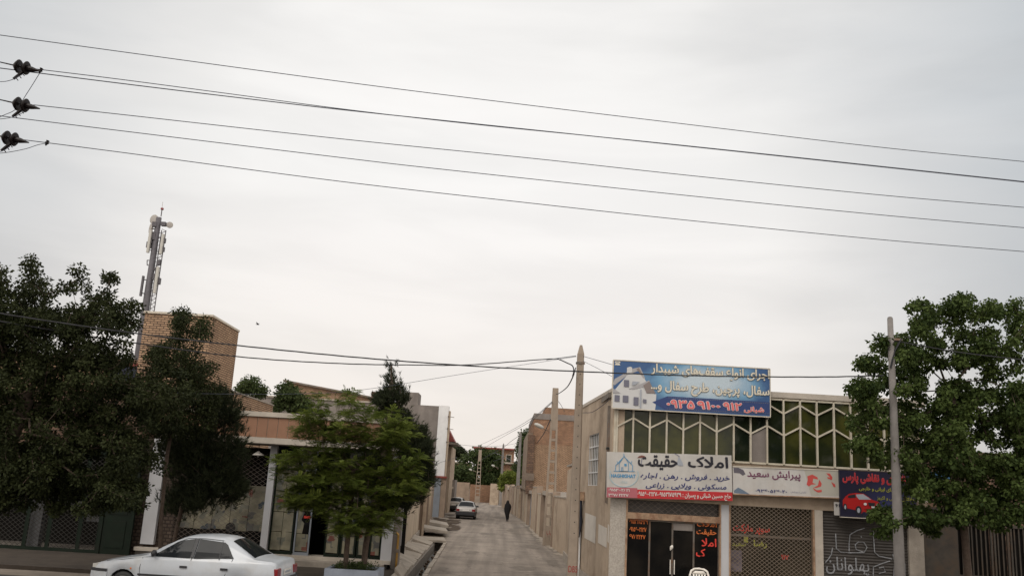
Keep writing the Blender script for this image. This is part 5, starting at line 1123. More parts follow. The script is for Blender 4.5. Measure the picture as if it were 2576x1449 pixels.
wire('thin wire from the left tree past the conifer to the tall square pole', [(-60, 955, 20), (0, 962, 20.5), (300, 981, 22), (520, 990, 23), (760, 990, 24), (920, 979, 25), (1180, 938, 26), (1450, 897, 26.85)], .006)
wire('thin wire from the tall square pole to the billboard top', [(1467, 896, 26.9), (1540, 917, 25.8)], .008)
wire('lower thin wire from the tall square pole behind the billboard', [(1467, 908, 26.9), (1510, 930, 26.2), (1545, 950, 25.7)], .007)
wire('slack wire from the tall square pole to the roof corner of the shops', [(1466, 1038, 26.9), (1490, 1036, 26.8), (1515, 1020, 26.2), (1534, 1003, 25.7)], .009)
wire('slack wire from the billboard to the roof corner', [(1938, 985, 25.4), (1960, 1005, 25.4), (1995, 1040, 25.4)], .007) if False else None
wire('cable running right from the round pole into the large tree', [(2246, 857, 20), (2300, 866, 20), (2400, 884, 19.8), (2520, 899, 19.6), (2680, 915, 19.5)], .014, 'overhead_wire', 'cable')
for i, (lab, pts) in enumerate((('long wire from the ladder like pole down the alley, upper', [(1389, 1010, 46.3), (1340, 1050, 65), (1280, 1085, 100), (1206, 1120, 141)]), ('long wire from the ladder like pole down the alley, lower', [(1389, 1013, 46.3), (1330, 1062, 72), (1266, 1098, 105), (1206, 1133, 141)]),
                                ('wire from the far grey pole to the slender pole, upper', [(1304, 1097, 97), (1285, 1110, 108), (1266, 1125, 128), (1230, 1145, 150)]), ('wire from the far grey pole to the slender pole, lower', [(1303, 1120, 97), (1290, 1133, 106), (1267, 1150, 128), (1240, 1160, 150)]),
                                ('dark slack wire from the ladder like pole to the far grey pole', [(1385, 1055, 46.2), (1365, 1095, 60), (1340, 1125, 78), (1310, 1146, 96)]), ('wire from the ladder like pole to the brick house roof', [(1396, 998, 46.5), (1412, 1020, 60), (1420, 1036, 72)]),
                                ('thin wire from the red awning across the alley sky', [(1140, 1116, 84), (1200, 1122, 90), (1260, 1121, 100), (1310, 1113, 110)]), ('thin wire across the white corner of the grey house', [(1020, 1190, 60), (1100, 1165, 70), (1150, 1150, 84)]),
                                ('dark wire between the two far lamp poles', [(1206, 1160, 141), (1240, 1140, 132), (1262, 1146, 125), (1300, 1165, 98)]))):
    wire(lab, pts, [.022, .022, .03, .03, .035, .02, .018, .02, .03][i]*.8)

# ================================================================ CARS
def interp(T, x):
    for (a, u), (b, v) in zip(T, T[1:]):
        if x <= b: return u+(v-u)*max(0, (x-a))/(b-a)
    return T[-1][1]
SED = dict(L=4.40, wheels=(.80, 3.47), top=[(0, .60), (.04, .68), (.18, .745), (.6, .83), (1.18, .925), (1.30, .955), (1.62, 1.15), (1.95, 1.315), (2.15, 1.365), (2.6, 1.395), (3.0, 1.375), (3.2, 1.32), (3.50, 1.16), (3.80, .995), (3.88, .975), (4.25, .955), (4.34, .93), (4.385, .86), (4.40, .62)],
           belt=[(0, .60), (.2, .74), (.6, .82), (1.2, .90), (2.2, .915), (3.3, .93), (3.9, .945), (4.25, .94), (4.34, .91), (4.4, .62)], half=[(0, .66), (.06, .72), (.25, .79), (.8, .835), (2, .85), (3.3, .845), (4.0, .815), (4.3, .775), (4.4, .74)])
def make_car(name, label, loc, rz, paint, S=SED, det=True, group=None):
    car = thing(name, label, 'car', loc, rz, group); L_ = S['L']
    top = lambda x: interp(S['top'], x); belt = lambda x: min(interp(S['belt'], x), top(x)); half = lambda x: interp(S['half'], x)
    R_ = .365
    def bot(x):
        z = .20+(.14*max(0, (.3-x)/.3) if x < .3 else 0)+(.16*max(0, (x-3.9)/.5) if x > 3.9 else 0)
        for wx in S['wheels']:
            d = abs(x-wx)
            if d < R_: z = max(z, .27+math.sqrt(R_*R_-d*d))
        return z
    def sec(x):                                       # half section from sill to centre line: (y, z)
        W_, zb, zs, zt = half(x), bot(x), belt(x), top(x); up = max(zt-zs, 0)
        ins = .30*min(up/.45, 1.2)
        rows = [(W_-.03, zb), (W_-.005, zb+(zs-zb)*.25), (W_+.005, zb+(zs-zb)*.6), (W_-.008, zs-.05*min(1, (zs-zb)*4)), (W_-.035, zs)]
        yb = W_-.035
        for u in (.33, .66, .93): rows.append((yb-.01-ins*u*.9, zs+up*u))
        yt = yb-.01-ins
        rows += [(yt-.03, zt-.004), (yt*.66, zt+.018), (yt*.33, zt+.028), (0, zt+.032)]
        return rows
    xs = sorted(set([0, .04, .1, .2, .32] + [round(i*.09, 3) for i in range(4, 49)] + [S['wheels'][0]-R_+.001, S['wheels'][0]+R_-.001, S['wheels'][1]-R_+.001, S['wheels'][1]+R_-.001, 4.36, L_]))
    g = MB(); rows = []
    for x in xs:
        s = sec(x); rows.append([(x, -y, z) for y, z in s] + [(x, y, z) for y, z in s[::-1][1:]])
    n = len(rows[0]); vs = [p for r in rows for p in r]; fs = [(i*n+j+1, i*n+j, (i+1)*n+j, (i+1)*n+j+1) for i in range(len(rows)-1) for j in range(n-1)]
    g.add(vs, fs); k = len(rows)-1
    g.add(rows[0], [tuple(range(n))]); g.add(rows[k], [tuple(range(n))[::-1]])
    body = g.build('body', paint, car, smooth=True, world=False)
    bm_ = body.data
    for p in bm_.polygons:
        if abs(p.normal.x) > .9 and len(p.vertices) > 6: p.use_smooth = False
    MB().box(.35, 4.0, -.74, .74, .18, .40).build('floor', K['black'], car, world=False)
    def ys(x, z):
        s = sec(x)
        for (y0, z0), (y1, z1) in zip(s[:9], s[1:9]):
            if z0 <= z <= z1 and z1 > z0: return y0+(y1-y0)*(z-z0)/(z1-z0)
        return s[4][0]
    def patch(nm, pts, m, off=.012, parent=car):       # polygon given in side view laid on both flanks
        for s in (-1, 1):
            zs_ = [z for _, z in pts]; zl, zh = min(zs_), max(zs_); g = MB(); rows = []
            for k in range(10):
                z = zl+(zh-zl)*(k+.02)/9.04; X_ = []
                for (xa, za), (xb, zb) in zip(pts, pts[1:]+pts[:1]):
                    if (za-z)*(zb-z) < 0: X_.append(xa+(xb-xa)*(z-za)/(zb-za))
                if len(X_) < 2: continue
                xa, xb = min(X_), max(X_); rows.append([(xa+(xb-xa)*j/6, s*(ys(xa+(xb-xa)*j/6, z)+off), z) for j in range(7)])
            fs = [(i*7+j, i*7+j+1, i*7+j+8, i*7+j+7) for i in range(len(rows)-1) for j in range(6)]
            g.add([p for r in rows for p in r], fs if s < 0 else [f[::-1] for f in fs]).build(nm, m, parent, world=False)
    patch('side_window', [(1.42, .935), (2.33, .935), (2.33, 1.33), (2.12, 1.315), (1.90, 1.235)], K['carglass'])
    patch('side_window', [(2.42, .935), (3.30, .945), (3.36, .97), (3.12, 1.25), (3.0, 1.315), (2.42, 1.335)], K['carglass'])
    def top_patch(nm, x0, x1, w0, w1, m, off=.008):
        g = MB(); k = 6; rows = []
        for i in range(k+1):
            x = x0+(x1-x0)*i/k; w_ = w0+(w1-w0)*i/k; s = sec(x)
            def zt(y):
                ss = s[::-1]
                for (ya, za), (yb, zb) in zip(ss, ss[1:]):
                    if ya <= y <= yb: return za+(zb-za)*(y-ya)/max(1e-6, yb-ya)
                return s[8][1]
            rows.append([(x, y, zt(abs(y))+off) for y in [w_*j/5 for j in range(-5, 6)]])
        n_ = 11; g.add([p for r in rows for p in r], [(i*n_+j+1, i*n_+j, (i+1)*n_+j, (i+1)*n_+j+1) for i in range(k) for j in range(n_-1)]); return g.build(nm, m, car, smooth=True, world=False)
    top_patch('windscreen', 1.36, 1.95, .63, .52, K['carglass']); top_patch('rear_window', 3.20, 3.80, .50, .62, K['carglass'])
    for wx in S['wheels']:
        for s in (-1, 1):
            c = (wx, s*.70, .295)
            wl = MB().lathe([(.20, -.09), (.27, -.09), (.295, -.06), (.295, .06), (.27, .09), (.20, .09)], c, (0, s, 0), 28).build('wheel', K['black'], car, smooth=True, world=False)
            MB().lathe([(.0, .06), (.05, .075), (.12, .06), (.19, .075), (.205, .09)], c, (0, s, 0), 20).build('rim', K['dish'], wl, world=False)
    # bumpers, lights, mirrors, handles
    def ring(nm, x0, x1, z0, z1, m, off=.02):
        g = MB(); st = [x0+(x1-x0)*i/6 for i in range(7)]
        pts = [(x, -(half(x)+off)) for x in st]+[(x, half(x)+off) for x in st[::-1]]
        if x1 < 1: pts = [(x, -(half(x)+off)) for x in st[::-1]]+[(x, half(x)+off) for x in st]
        ext = -.035 if x1 < 1 else .035
        pts = [(x+(ext if (x < .05 or x > L_-.05) else 0), y) for x, y in pts]
        for (xa, ya), (xb, yb) in zip(pts, pts[1:]): g.add([(xa, ya, z0), (xb, yb, z0), (xb, yb, z1), (xa, ya, z1), (xa, ya*.93, z1), (xb, yb*.93, z1)], [(0, 1, 2, 3), (3, 2, 5, 4)])
        return g.build(nm, m, car, world=False)
    ring('front_bumper', 0, .42, .34, .56, paint); ring('bumper_strip', 0, .42, .561, .62, K['cartrim'], .026)
    ring('rear_bumper', 3.9, L_, .34, .55, paint if det else K['cartrim']); ring('bumper_strip', 3.9, L_, .551, .61, K['cartrim'], .026)
    for s in (-1, 1):
        g = MB(); g.box(L_-.09, L_+.012, s*.50 if s > 0 else -.765, .765 if s > 0 else -.50, .64, .82); g.build('tail_light', K['taillight'], car, world=False, bevel=.012)
        g = MB(); g.box(-.01, .10, s*.40 if s > 0 else -.68, .68 if s > 0 else -.40, .60, .70); g.build('headlight', K['antenna'], car, world=False)
        g = MB(); c = Vector((1.50, s*(ys(1.5, .96)+.10), 1.0)); g.rings([[c+Vector((.05*u*math.cos(q), s*v, .075*u*math.sin(q))) for q in [k*math.pi/4 for k in range(8)]] for v, u in ((-.11, .4), (-.04, .9), (.05, 1), (.09, .7))]); g.build('mirror', K['cartrim'], car, smooth=True, world=False)
        g = MB()
        for x in (2.22, 3.18): y = ys(x, .76)+.010; g.box(x-.085, x+.085, min(s*y, s*(y+.018)), max(s*y, s*(y+.018)), .735, .78)
        g.build('door_handle', K['cartrim'], car, world=False)
        g = MB(); pts = [(x, s*(ys(x, .55)+.010), .55) for x in [1.17+i*(3.10-1.17)/8 for i in range(9)]]; g.tube(pts, .028, 4); g.build('side_moulding', K['cartrim'], car, world=False)
        g = MB()
        for path in ([(1.22, .90), (1.19, .7), (1.22, .35)], [(2.38, 1.33), (2.37, .9), (2.36, .3)], [(3.34, 1.0), (3.33, .93), (3.20, .62), (3.10, .45)], [(1.50, .965), (1.92, 1.245), (2.14, 1.33), (2.5, 1.345), (3.0, 1.325)], [(.35, .775), (.8, .84), (1.5, .935), (2.4, .945), (3.35, .955), (3.9, .92), (4.3, .90)][:3]):
            g.tube([(x, s*(ys(x, z)+.002), z) for x, z in path], .008, 4)
        g.tube([(2.375, s*(ys(2.375, z)+.002), z) for z in (.94, 1.1, 1.33)], .045, 4); g.tube([(x, s*(ys(x, z)+.012), z) for x, z in ((3.02, .94), (3.0, 1.1), (2.98, 1.31))], .010, 4)
        g.build('door_seam', K['cartrim'], car, world=False)
    MB().box(L_+.001, L_+.014, -.26, .26, .665, .775).build('number_plate', K['whitev'], car, world=False)
    if det:
        g = MB(); g.box(L_+.015, L_+.022, -.2, .2, .70, .745); g.build('plate_strip', hs['hg'], car, world=False)  # flat grey strip across the number plate
        MB().lathe([(.02, 0), (.02, .01)], (.98, -(ys(.98, .66)+.002), .66), (0, -1, 0), 8).build('side_indicator', K['orange'], car, world=False)
    return car
tc_ = at(688, 1420, 19.9)
KS = .93; make_car('parked_car', 'white four door saloon parked side on before the left shops', (tc_.x-4.34*KS*math.cos(rad(-3))+.06, 20.75-4.34*KS*math.sin(rad(-3)), 0), rad(-3), K['carwhite'], group='parked cars').scale = (KS, 1, 1)
c1 = gnd(1170, 1306); make_car('parked_car', 'silver saloon seen from behind on the left side of the alley, nearer of two', (c1.x, c1.y+4.4, 0), rad(-90), K['carsilver'], det=False, group='parked cars')
c2 = at(1145, 1270, 90); make_car('parked_car', 'pale saloon parked beyond the silver one, partly hidden behind it', (c2.x+.35, 94.5, 0), rad(-96), K['cargold'], det=False, group='parked cars')

# ================================================================ PERSON
pp = gnd(1275, 1311); b = pp
per = thing('person', 'person in a long black chador walking away up the alley', 'person', b)
me = bpy.data.meshes.new('body'); J = [(0, 0, .92), (0, 0, 1.15), (0, -.02, 1.35), (0, 0, 1.45), (0, .02, 1.56), (.09, 0, .88), (.10, .03, .48), (.07, -.08, .09), (.07, .07, .04), (-.09, 0, .88), (-.07, -.02, .48), (-.03, -.02, .09), (-.03, .12, .04),
     (.17, 0, 1.34), (.21, .03, 1.10), (.13, .18, 1.02), (-.17, 0, 1.34), (-.21, .03, 1.10), (-.13, .18, 1.02)]
Ed = [(0, 1), (1, 2), (2, 3), (3, 4), (0, 5), (5, 6), (6, 7), (7, 8), (0, 9), (9, 10), (10, 11), (11, 12), (2, 13), (13, 14), (14, 15), (2, 16), (16, 17), (17, 18)]
me.from_pydata(J, Ed, []); o = bpy.data.objects.new('body', me); COL.objects.link(o); o.parent = per; me.materials.append(K['cloth'])
sm = o.modifiers.new('skin', 'SKIN'); R__ = [.13, .12, .13, .055, .095, .085, .06, .038, .035, .085, .06, .038, .035, .055, .042, .03, .055, .042, .03]
for v_, r_ in zip(me.skin_vertices[0].data, R__): v_.radius = (r_, r_)
me.skin_vertices[0].data[0].use_root = True; ssub = o.modifiers.new('sub', 'SUBSURF'); ssub.levels = 1; ssub.render_levels = 1
g = MB(); rows = []
for z, wx, wy, ox, oy in ((.16, .10, .11, .03, .02), (.30, .125, .14, .02, .0), (.55, .175, .19, .0, 0), (.80, .235, .21, -.01, 0), (1.0, .275, .21, 0, 0), (1.18, .275, .20, .01, 0), (1.32, .235, .18, .01, 0), (1.42, .165, .15, .005, 0), (1.50, .125, .135, 0, 0), (1.58, .11, .13, 0, 0), (1.65, .075, .09, 0, 0), (1.685, .02, .03, 0, 0)):
    rows.append([Vector((ox+wx*(1+.07*math.sin(5*q+z*7))*math.cos(q), oy+wy*(1+.06*math.sin(7*q+z*3))*math.sin(q), z))+b for q in [k*math.pi/12 for k in range(24)]])
g.rings(rows); g.build('chador', K['cloth'], per, smooth=True)
g = MB()
for sx_, sy in ((.07, .03), (-.03, .08)): c = b+Vector((sx_, sy, .045)); g.rings([[c+Vector((.045*u*math.cos(q), dy, .045*u*math.sin(q))) for q in [k*math.pi/4 for k in range(8)]] for dy, u in ((-.13, .5), (-.06, 1), (.05, 1), (.12, .5))])
g.build('shoes', K['shoe'], per, smooth=True)

# ================================================================ CHAIR, PLANTER, BIRD, MAST
cc = at(1762, 1432, 24.75); bz = .10; zt_ = cc.z
t = thing('plastic_chair', 'white plastic garden chair standing before the estate agent doors', 'chair', (cc.x, 24.75, bz))
g = MB(); w_ = .25; yq = 24.86
arc = [(cc.x-w_*.98, bz+.44), (cc.x-w_*1.0, zt_-.16), (cc.x-w_*.85, zt_-.05), (cc.x-w_*.5, zt_), (cc.x, zt_+.015), (cc.x+w_*.5, zt_), (cc.x+w_*.85, zt_-.05), (cc.x+w_*1.0, zt_-.16), (cc.x+w_*.98, bz+.44)]
g.tube([(x, yq+.05*(z-bz), z) for x, z in arc], .030, 8)
g.prism([(cc.x-w_*.8, zt_-.12), (cc.x-w_*.45, zt_-.045), (cc.x+w_*.45, zt_-.045), (cc.x+w_*.8, zt_-.12), (cc.x+w_*.55, zt_-.13), (cc.x-w_*.55, zt_-.13)], 'y', yq+.02, yq+.04)
for k in range(-2, 3): x = cc.x+k*.075; g.box(x-.022, x+.022, yq+.02, yq+.035, bz+.43, zt_-.125)
g.build('backrest', K['plastic'], t, smooth=True)
MB().box(cc.x-.24, cc.x+.24, yq-.46, yq, bz+.41, bz+.435).build('seat', K['plastic'], t, bevel=.01)
for sx_ in (-1, 1):
    for sy in (0, 1): MB().tube([(cc.x+sx_*.22, yq-.42*sy, bz+.41), (cc.x+sx_*.26, yq-.44*sy+.03*(1-sy), bz)], [.03, .02], 8).build('leg', K['plastic'], t)
    MB().tube([(cc.x+sx_*.25, yq, bz+.66), (cc.x+sx_*.27, yq-.25, bz+.66), (cc.x+sx_*.26, yq-.42, bz+.62), (cc.x+sx_*.24, yq-.44, bz+.42)], .02, 8).build('armrest', K['plastic'], t)
YP = 24.3; xa, xb = AX(815, 1440, YP), AX(952, 1440, YP); zp = AZ(880, 1432, YP)
t = thing('planter', 'blue grey concrete planter box with soil around two trees', 'planter', ((xa+xb)/2, YP, 0))
g = MB(); g.box(xa, xb, YP, YP+.12, 0, zp); g.box(xa, xb, YP+1.1, YP+1.22, 0, zp); g.box(xa, xa+.12, YP+.12, YP+1.1, 0, zp-.003); g.box(xb-.12, xb, YP+.12, YP+1.1, 0, zp-.003); g.build('box', K['planter'], t, bevel=.012)
MB().box(xa+.12, xb-.12, YP+.12, YP+1.1, 0, zp-.06).build('soil', K['soil'], t)
c = at(648, 816, 45); t = thing('bird', 'tiny dark bird flying in the sky right of the brick block', 'bird', c)
MB().rings([[c+Vector((x, r*math.cos(q), r*math.sin(q))) for q in [k*math.pi/3 for k in range(6)]] for x, r in ((-.09, .01), (-.03, .025), (.03, .03), (.08, .015), (.1, .005))]).build('body', K['cloth'], t)
for s in (-1, 1): MB().add([c+Vector((-.02, 0, .02)), c+Vector((.04, 0, .02)), c+Vector((.02+.04*s, .12*s, .10)), c+Vector((-.04, .2*s, .06))], [(0, 1, 2, 3)]).build('wing', K['cloth'], t)
# telecom mast
YM = 80.0; m0, m1 = at(350, 850, YM), at(405, 548, YM); mxx = (m0.x+m1.x)/2; ztop = m1.z
t = thing('telecom_mast', 'tall grey telecom mast with dishes and panel antennas behind the brick block', 'mast', (mxx, YM, 0))
MB().tube([(mxx, YM, 0), (mxx, YM, ztop*.6), (mxx, YM, ztop)], [.42, .34, .24], 14).build('tube', K['mast'], t, smooth=True)
def M(x, y, dy=0): return at(x, y, YM+dy)
MB().tube([M(405, 545), M(408, 524)], .05, 6).build('spire', K['mast'], t); MB().tube([M(408, 523), M(409.5, 508)], .02, 5).build('lightning_rod', K['dish'], t); MB().lathe([(.0, -.12), (.14, -.08), (.14, .08), (0, .14)], M(408, 526), n=10).build('warning_light', K['taillight'], t)
for x, y, r, ax in ((387, 552, .46, (-.35, -1, .0)), (377, 575, .46, (-.9, -.6, 0)), (427, 566, .30, (.4, -1, 0))):
    d = MB().lathe([(.02, -.28), (r*.6, -.22), (r, -.05), (r, .0), (r*.9, .01), (0, .03)], M(x, y), ax, 20).build('dish', K['dish'], t, smooth=True); q = M(x, y, .3); MB().tube([q, (mxx, YM, q.z-.1)], .06, 5).build('dish_arm', K['mast'], d)
for x0, y0, x1, y1, w_ in ((382, 580, 371, 636, .22), (412, 590, 404, 640, .20), (400, 672, 388, 738, .22), (364, 695, 352, 745, .16)):
    p0, p1 = M(x0, y0, -.3), M(x1, y1, -.3); xm_ = (p0.x+p1.x)/2
    MB().box(xm_-w_/2, xm_+w_/2, YM-.5, YM-.25, p1.z, p0.z).build('panel_antenna', K['antenna'] if x0 != 364 else K['mast'], t)
    g = MB()
    for z_ in (p0.z-.3, p1.z+.3): g.tube([(xm_, YM-.25, z_), (mxx, YM, z_)], .05, 5)
    g.build('antenna_bracket', K['mast'], t)
g = MB(); xo = mxx+.62
for s in (-.2, .2): g.tube([(xo+s, YM, 4), (xo+s, YM, ztop-1.2)], .05, 4)
z_ = 14
while z_ < ztop-1.2: g.tube([(xo-.2, YM, z_), (xo+.2, YM, z_+.2)], .035, 4); g.tube([(xo+.2, YM, z_+.2), (xo-.2, YM, z_+.4)], .03, 4); g.tube([(mxx, YM, z_), (xo-.2, YM, z_)], .03, 4); z_ += .4
g.build('cable_ladder', K['mast'], t)
for x0, y0, x1, y1 in ((386, 560, 396, 572), (408, 560, 418, 570), (408, 600, 416, 612), (405, 622, 413, 634), (396, 700, 403, 716), (384, 585, 392, 605), (376, 600, 384, 615), (398, 655, 404, 668), (388, 690, 396, 705), (372, 610, 380, 625)):
    p0, p1 = M(x0, y0), M(x1, y1); MB().box(p0.x, p1.x, YM-.3, YM+.1, p1.z, p0.z).build('radio_unit', K['mast'], t)
g = MB(); q = [M(370, 655), M(370, 667), M(388, 668), M(388, 656)]
for a, b_ in zip(q, q[1:]+q[:1]): g.tube([a, b_], .045, 5)
g.tube([M(384, 676), M(396, 678)], .16, 8); g.build('side_frame', K['mast'], t)

# ================================================================ TREES
def fast_mesh(name, V, F, tint, m, parent):
    me = bpy.data.meshes.new(name); nv, nf, k = len(V), len(F), F.shape[1]
    r = parent
    V = V-np.array(r.location)
    me.vertices.add(nv); me.vertices.foreach_set('co', V.astype(np.float32).ravel())
    me.loops.add(nf*k); me.loops.foreach_set('vertex_index', F.astype(np.int32).ravel())
    me.polygons.add(nf); me.polygons.foreach_set('loop_start', np.arange(0, nf*k, k, dtype=np.int32))
    at_ = me.attributes.new('tint', 'FLOAT', 'POINT'); at_.data.foreach_set('value', tint.astype(np.float32))
    me.update(calc_edges=True); me.materials.append(m); o = bpy.data.objects.new(name, me); COL.objects.link(o); o.parent = parent; return o
def blobs(B, Y, dY, n, seed, rmin=0.0):
    """cluster centres inside ellipses measured on the photo, at real depth Y with real thickness"""
    r = np.random.default_rng(seed); a = np.array([b[2]*b[3] for b in B], float); a = a**.9; idx = r.choice(len(B), n, p=a/a.sum()); out_ = []
    for i in idx:
        b = B[i]
        while True:
            q = r.uniform(-1, 1, 3)
            if rmin < np.linalg.norm(q) <= 1: break
        dd = b[4] if len(b) > 4 else dY
        out_.append(tuple(at(b[0]+b[2]*q[0], b[1]+b[3]*q[1], Y+q[2]*dd)))
    return np.array(out_)
def skeleton(C, trunk, r0, parent, seed, step=.45, minr=.006):
    """grow limbs from the trunk line to every cluster centre"""
    r = np.random.default_rng(seed); nodes = [np.array(p, float) for p in trunk]; par = [-1]+list(range(len(nodes)-1)); nt_ = len(nodes)
    top = nodes[-1]; lo = max(1, nt_//2); order = np.argsort(np.linalg.norm(C-top, axis=1)); tips = []
    for ci in order:
        c = C[ci]; A = np.array(nodes[lo:]); d = np.linalg.norm(A-c, axis=1)+.35*np.abs(np.linalg.norm(A-top, axis=1)); j = int(np.argmin(d))+lo
        p = nodes[j]; Ln = np.linalg.norm(c-p); k = max(1, int(Ln/step)); last = j
        for s in range(1, k+1):
            u = s/k; q = p+(c-p)*u+r.normal(0, .04, 3)*Ln*(u*(1-u)*4)**.5*.5; q[2] += .10*Ln*u*(1-u)
            nodes.append(q); par.append(last); last = len(nodes)-1
        tips.append(last)
    cnt = np.zeros(len(nodes)); 
    for t_ in tips:
        j = t_
        while j >= 0: cnt[j] += 1; j = par[j]
    R = np.maximum(minr, r0*(cnt/cnt.max())**.5); ch = {}
    for i, p in enumerate(par): ch.setdefault(p, []).append(i)
    g = MB()
    for i in range(len(nodes)):
        cs = ch.get(i, [])
        for k_, c in enumerate(cs):
            if par[i] >= 0 and k_ == int(np.argmax([cnt[x] for x in cs])): continue
            path = [i, c]
            while ch.get(path[-1]): nx = ch[path[-1]]; path.append(nx[int(np.argmax([cnt[x] for x in nx]))])
            rad_ = [min(R[path[1]]*1.05, R[i])]+[R[q] for q in path[1:]]
            g.tube([nodes[q] for q in path], rad_, 7 if R[path[1]] > .03 else 4, cap=False)
    return g.build('trunk', K['bark'], parent, smooth=True)
def leaves(C, n, spread, size, asp, seed, droop=.3, flat_=.5, tint_s=.18, zsq=.8):
    r = np.random.default_rng(seed); k = len(C); N_ = n*k; ci = np.repeat(np.arange(k), n)
    off = r.normal(0, 1, (N_, 3)); off /= np.linalg.norm(off, axis=1)[:, None]; off *= (spread*r.random(N_)**.5)[:, None]; off[:, 2] *= zsq
    P = C[ci]+off; d = off/spread*.8+r.normal(0, .6, (N_, 3)); d[:, 2] -= droop; d /= np.linalg.norm(d, axis=1)[:, None]
    up = np.array([0, 0, 1.])*flat_+r.normal(0, .5, (N_, 3)); s = np.cross(d, up); s /= np.linalg.norm(s, axis=1)[:, None]; nn = np.cross(s, d)
    L_ = size*r.uniform(.6, 1.25, N_)[:, None]; W_ = L_*asp
    v0 = P; v1 = P+d*L_*.5+s*W_*.5+nn*L_*.12; v2 = P+d*L_; v3 = P+d*L_*.5-s*W_*.5+nn*L_*.12
    V = np.stack([v0, v1, v2, v3], 1).reshape(-1, 3); b = np.arange(N_)*4; F = np.stack([np.stack([b, b+1, b+2], 1), np.stack([b, b+2, b+3], 1)], 1).reshape(-1, 3)
    base = r.random(k)[ci]*.5+.25; tint = np.clip(base+r.normal(0, tint_s, N_), 0, 1); return V, F, np.repeat(tint, 4)
def fronds(C, n, spread, seed, fl=.21, ll=.050, pairs=7):
    r = np.random.default_rng(seed); k = len(C); N_ = n*k; ci = np.repeat(np.arange(k), n)
    off = r.normal(0, 1, (N_, 3)); off /= np.linalg.norm(off, axis=1)[:, None]; off *= (spread*r.random(N_)**.6)[:, None]; off[:, 2] *= .32
    P = C[ci]+off; d = off/spread+r.normal(0, .45, (N_, 3)); d[:, 2] = d[:, 2]*.35+.10; d /= np.linalg.norm(d, axis=1)[:, None]
    s = np.cross(d, np.array([0, 0, 1.])+r.normal(0, .25, (N_, 3))); s /= np.linalg.norm(s, axis=1)[:, None]; Vs = []; sc_ = r.uniform(.7, 1.2, N_)[:, None]
    for j in range(pairs):
        u = (j+1)/pairs; o = P+d*fl*u*sc_; o[:, 2] -= (.06*u*u*fl/.3); w = ll*(.6+.8*math.sin(u*2.6))
        for sg in (-1, 1):
            t_ = s*sg*.9+d*.35; e_ = o+t_*w; e_[:, 2] -= .008; h = d*(.013)
            Vs.append(np.stack([o, o+t_*w*.5+h, e_, o+t_*w*.5-h], 1))
    V = np.stack(Vs, 1).reshape(-1, 3); nq = len(V)//4; b = np.arange(nq)*4; F = np.stack([b, b+1, b+2, b+3], 1)
    tint = np.clip(r.random(k)[ci]*.5+.2+r.normal(0, .12, N_), 0, 1); return V, F, np.repeat(tint, pairs*2*4)
def needles(C, n, dirs, seed, ln_=.11, w=.014, spread=.16, tuft=9):
    r = np.random.default_rng(seed); k = len(C); N_ = n*k; ci = np.repeat(np.arange(k), n)
    P = C[ci]+r.normal(0, spread*.55, (N_, 3)); ax = dirs[ci]+r.normal(0, .35, (N_, 3)); ax /= np.linalg.norm(ax, axis=1)[:, None]; Vs = []
    for j in range(tuft):
        d = ax+r.normal(0, .45, (N_, 3)); d /= np.linalg.norm(d, axis=1)[:, None]; o = P+ax*(.10*j/tuft); s = np.cross(d, r.normal(0, 1, (N_, 3))); s /= np.linalg.norm(s, axis=1)[:, None]
        L_ = ln_*r.uniform(.7, 1.2, N_)[:, None]; Vs.append(np.stack([o-s*w*.5, o+s*w*.5, o+d*L_], 1))
    V = np.stack(Vs, 1).reshape(-1, 3); nq = len(V)//3; b = np.arange(nq)*3; F = np.stack([b, b+1, b+2], 1)
    tint = np.clip(r.random(k)[ci]*.5+.2+r.normal(0, .15, N_), 0, 1); return V, F, np.repeat(tint, tuft*3)
G1 = leafmat('elm_leaf', (.010, .014, .005), (.042, .050, .018), .2)
G2 = leafmat('plane_leaf', (.016, .030, .008), (.090, .125, .034), .28)
G3 = leafmat('acacia_leaf', (.045, .070, .012), (.18, .215, .045), .35)
G4 = leafmat('pine_needle', (.013, .018, .009), (.042, .050, .024), .05)
G5 = leafmat('far_leaf', (.022, .036, .012), (.075, .098, .035), .2)
G6 = leafmat('yellow_green_leaf', (.07, .10, .02), (.17, .19, .04), .3)
def tree(name, lab, B, Y, dY, nC, nL, spread, size, asp, trunk, r0, m, seed, kind='leaf', cat='tree', group=None, step=.45, rmin=0, extra=None, **kw):
    T_ = [Vector(p) for p in trunk]; t = thing(name, lab, cat, (T_[0].x, T_[0].y, 0), 0, group)
    C = blobs(B, Y, dY, nC, seed, rmin)
    if extra is not None: C = np.vstack([C, extra])
    skeleton(C, T_, r0, t, seed, step)
    if kind == 'leaf': V, F, ti = leaves(C, nL, spread, size, asp, seed+1, **kw)
    elif kind == 'frond': V, F, ti = fronds(C, nL, spread, seed+1, **kw)
    else:
        dirs = C-np.array([C[:, 0].mean(), C[:, 1].mean(), 0]); dirs[:, 2] = np.linalg.norm(dirs[:, :2], axis=1)*.6+.5; dirs /= np.linalg.norm(dirs, axis=1)[:, None]
        V, F, ti = needles(C, nL, dirs, seed+1, spread=spread, **kw)
    fast_mesh('crown', V, F, ti, m, t); return t
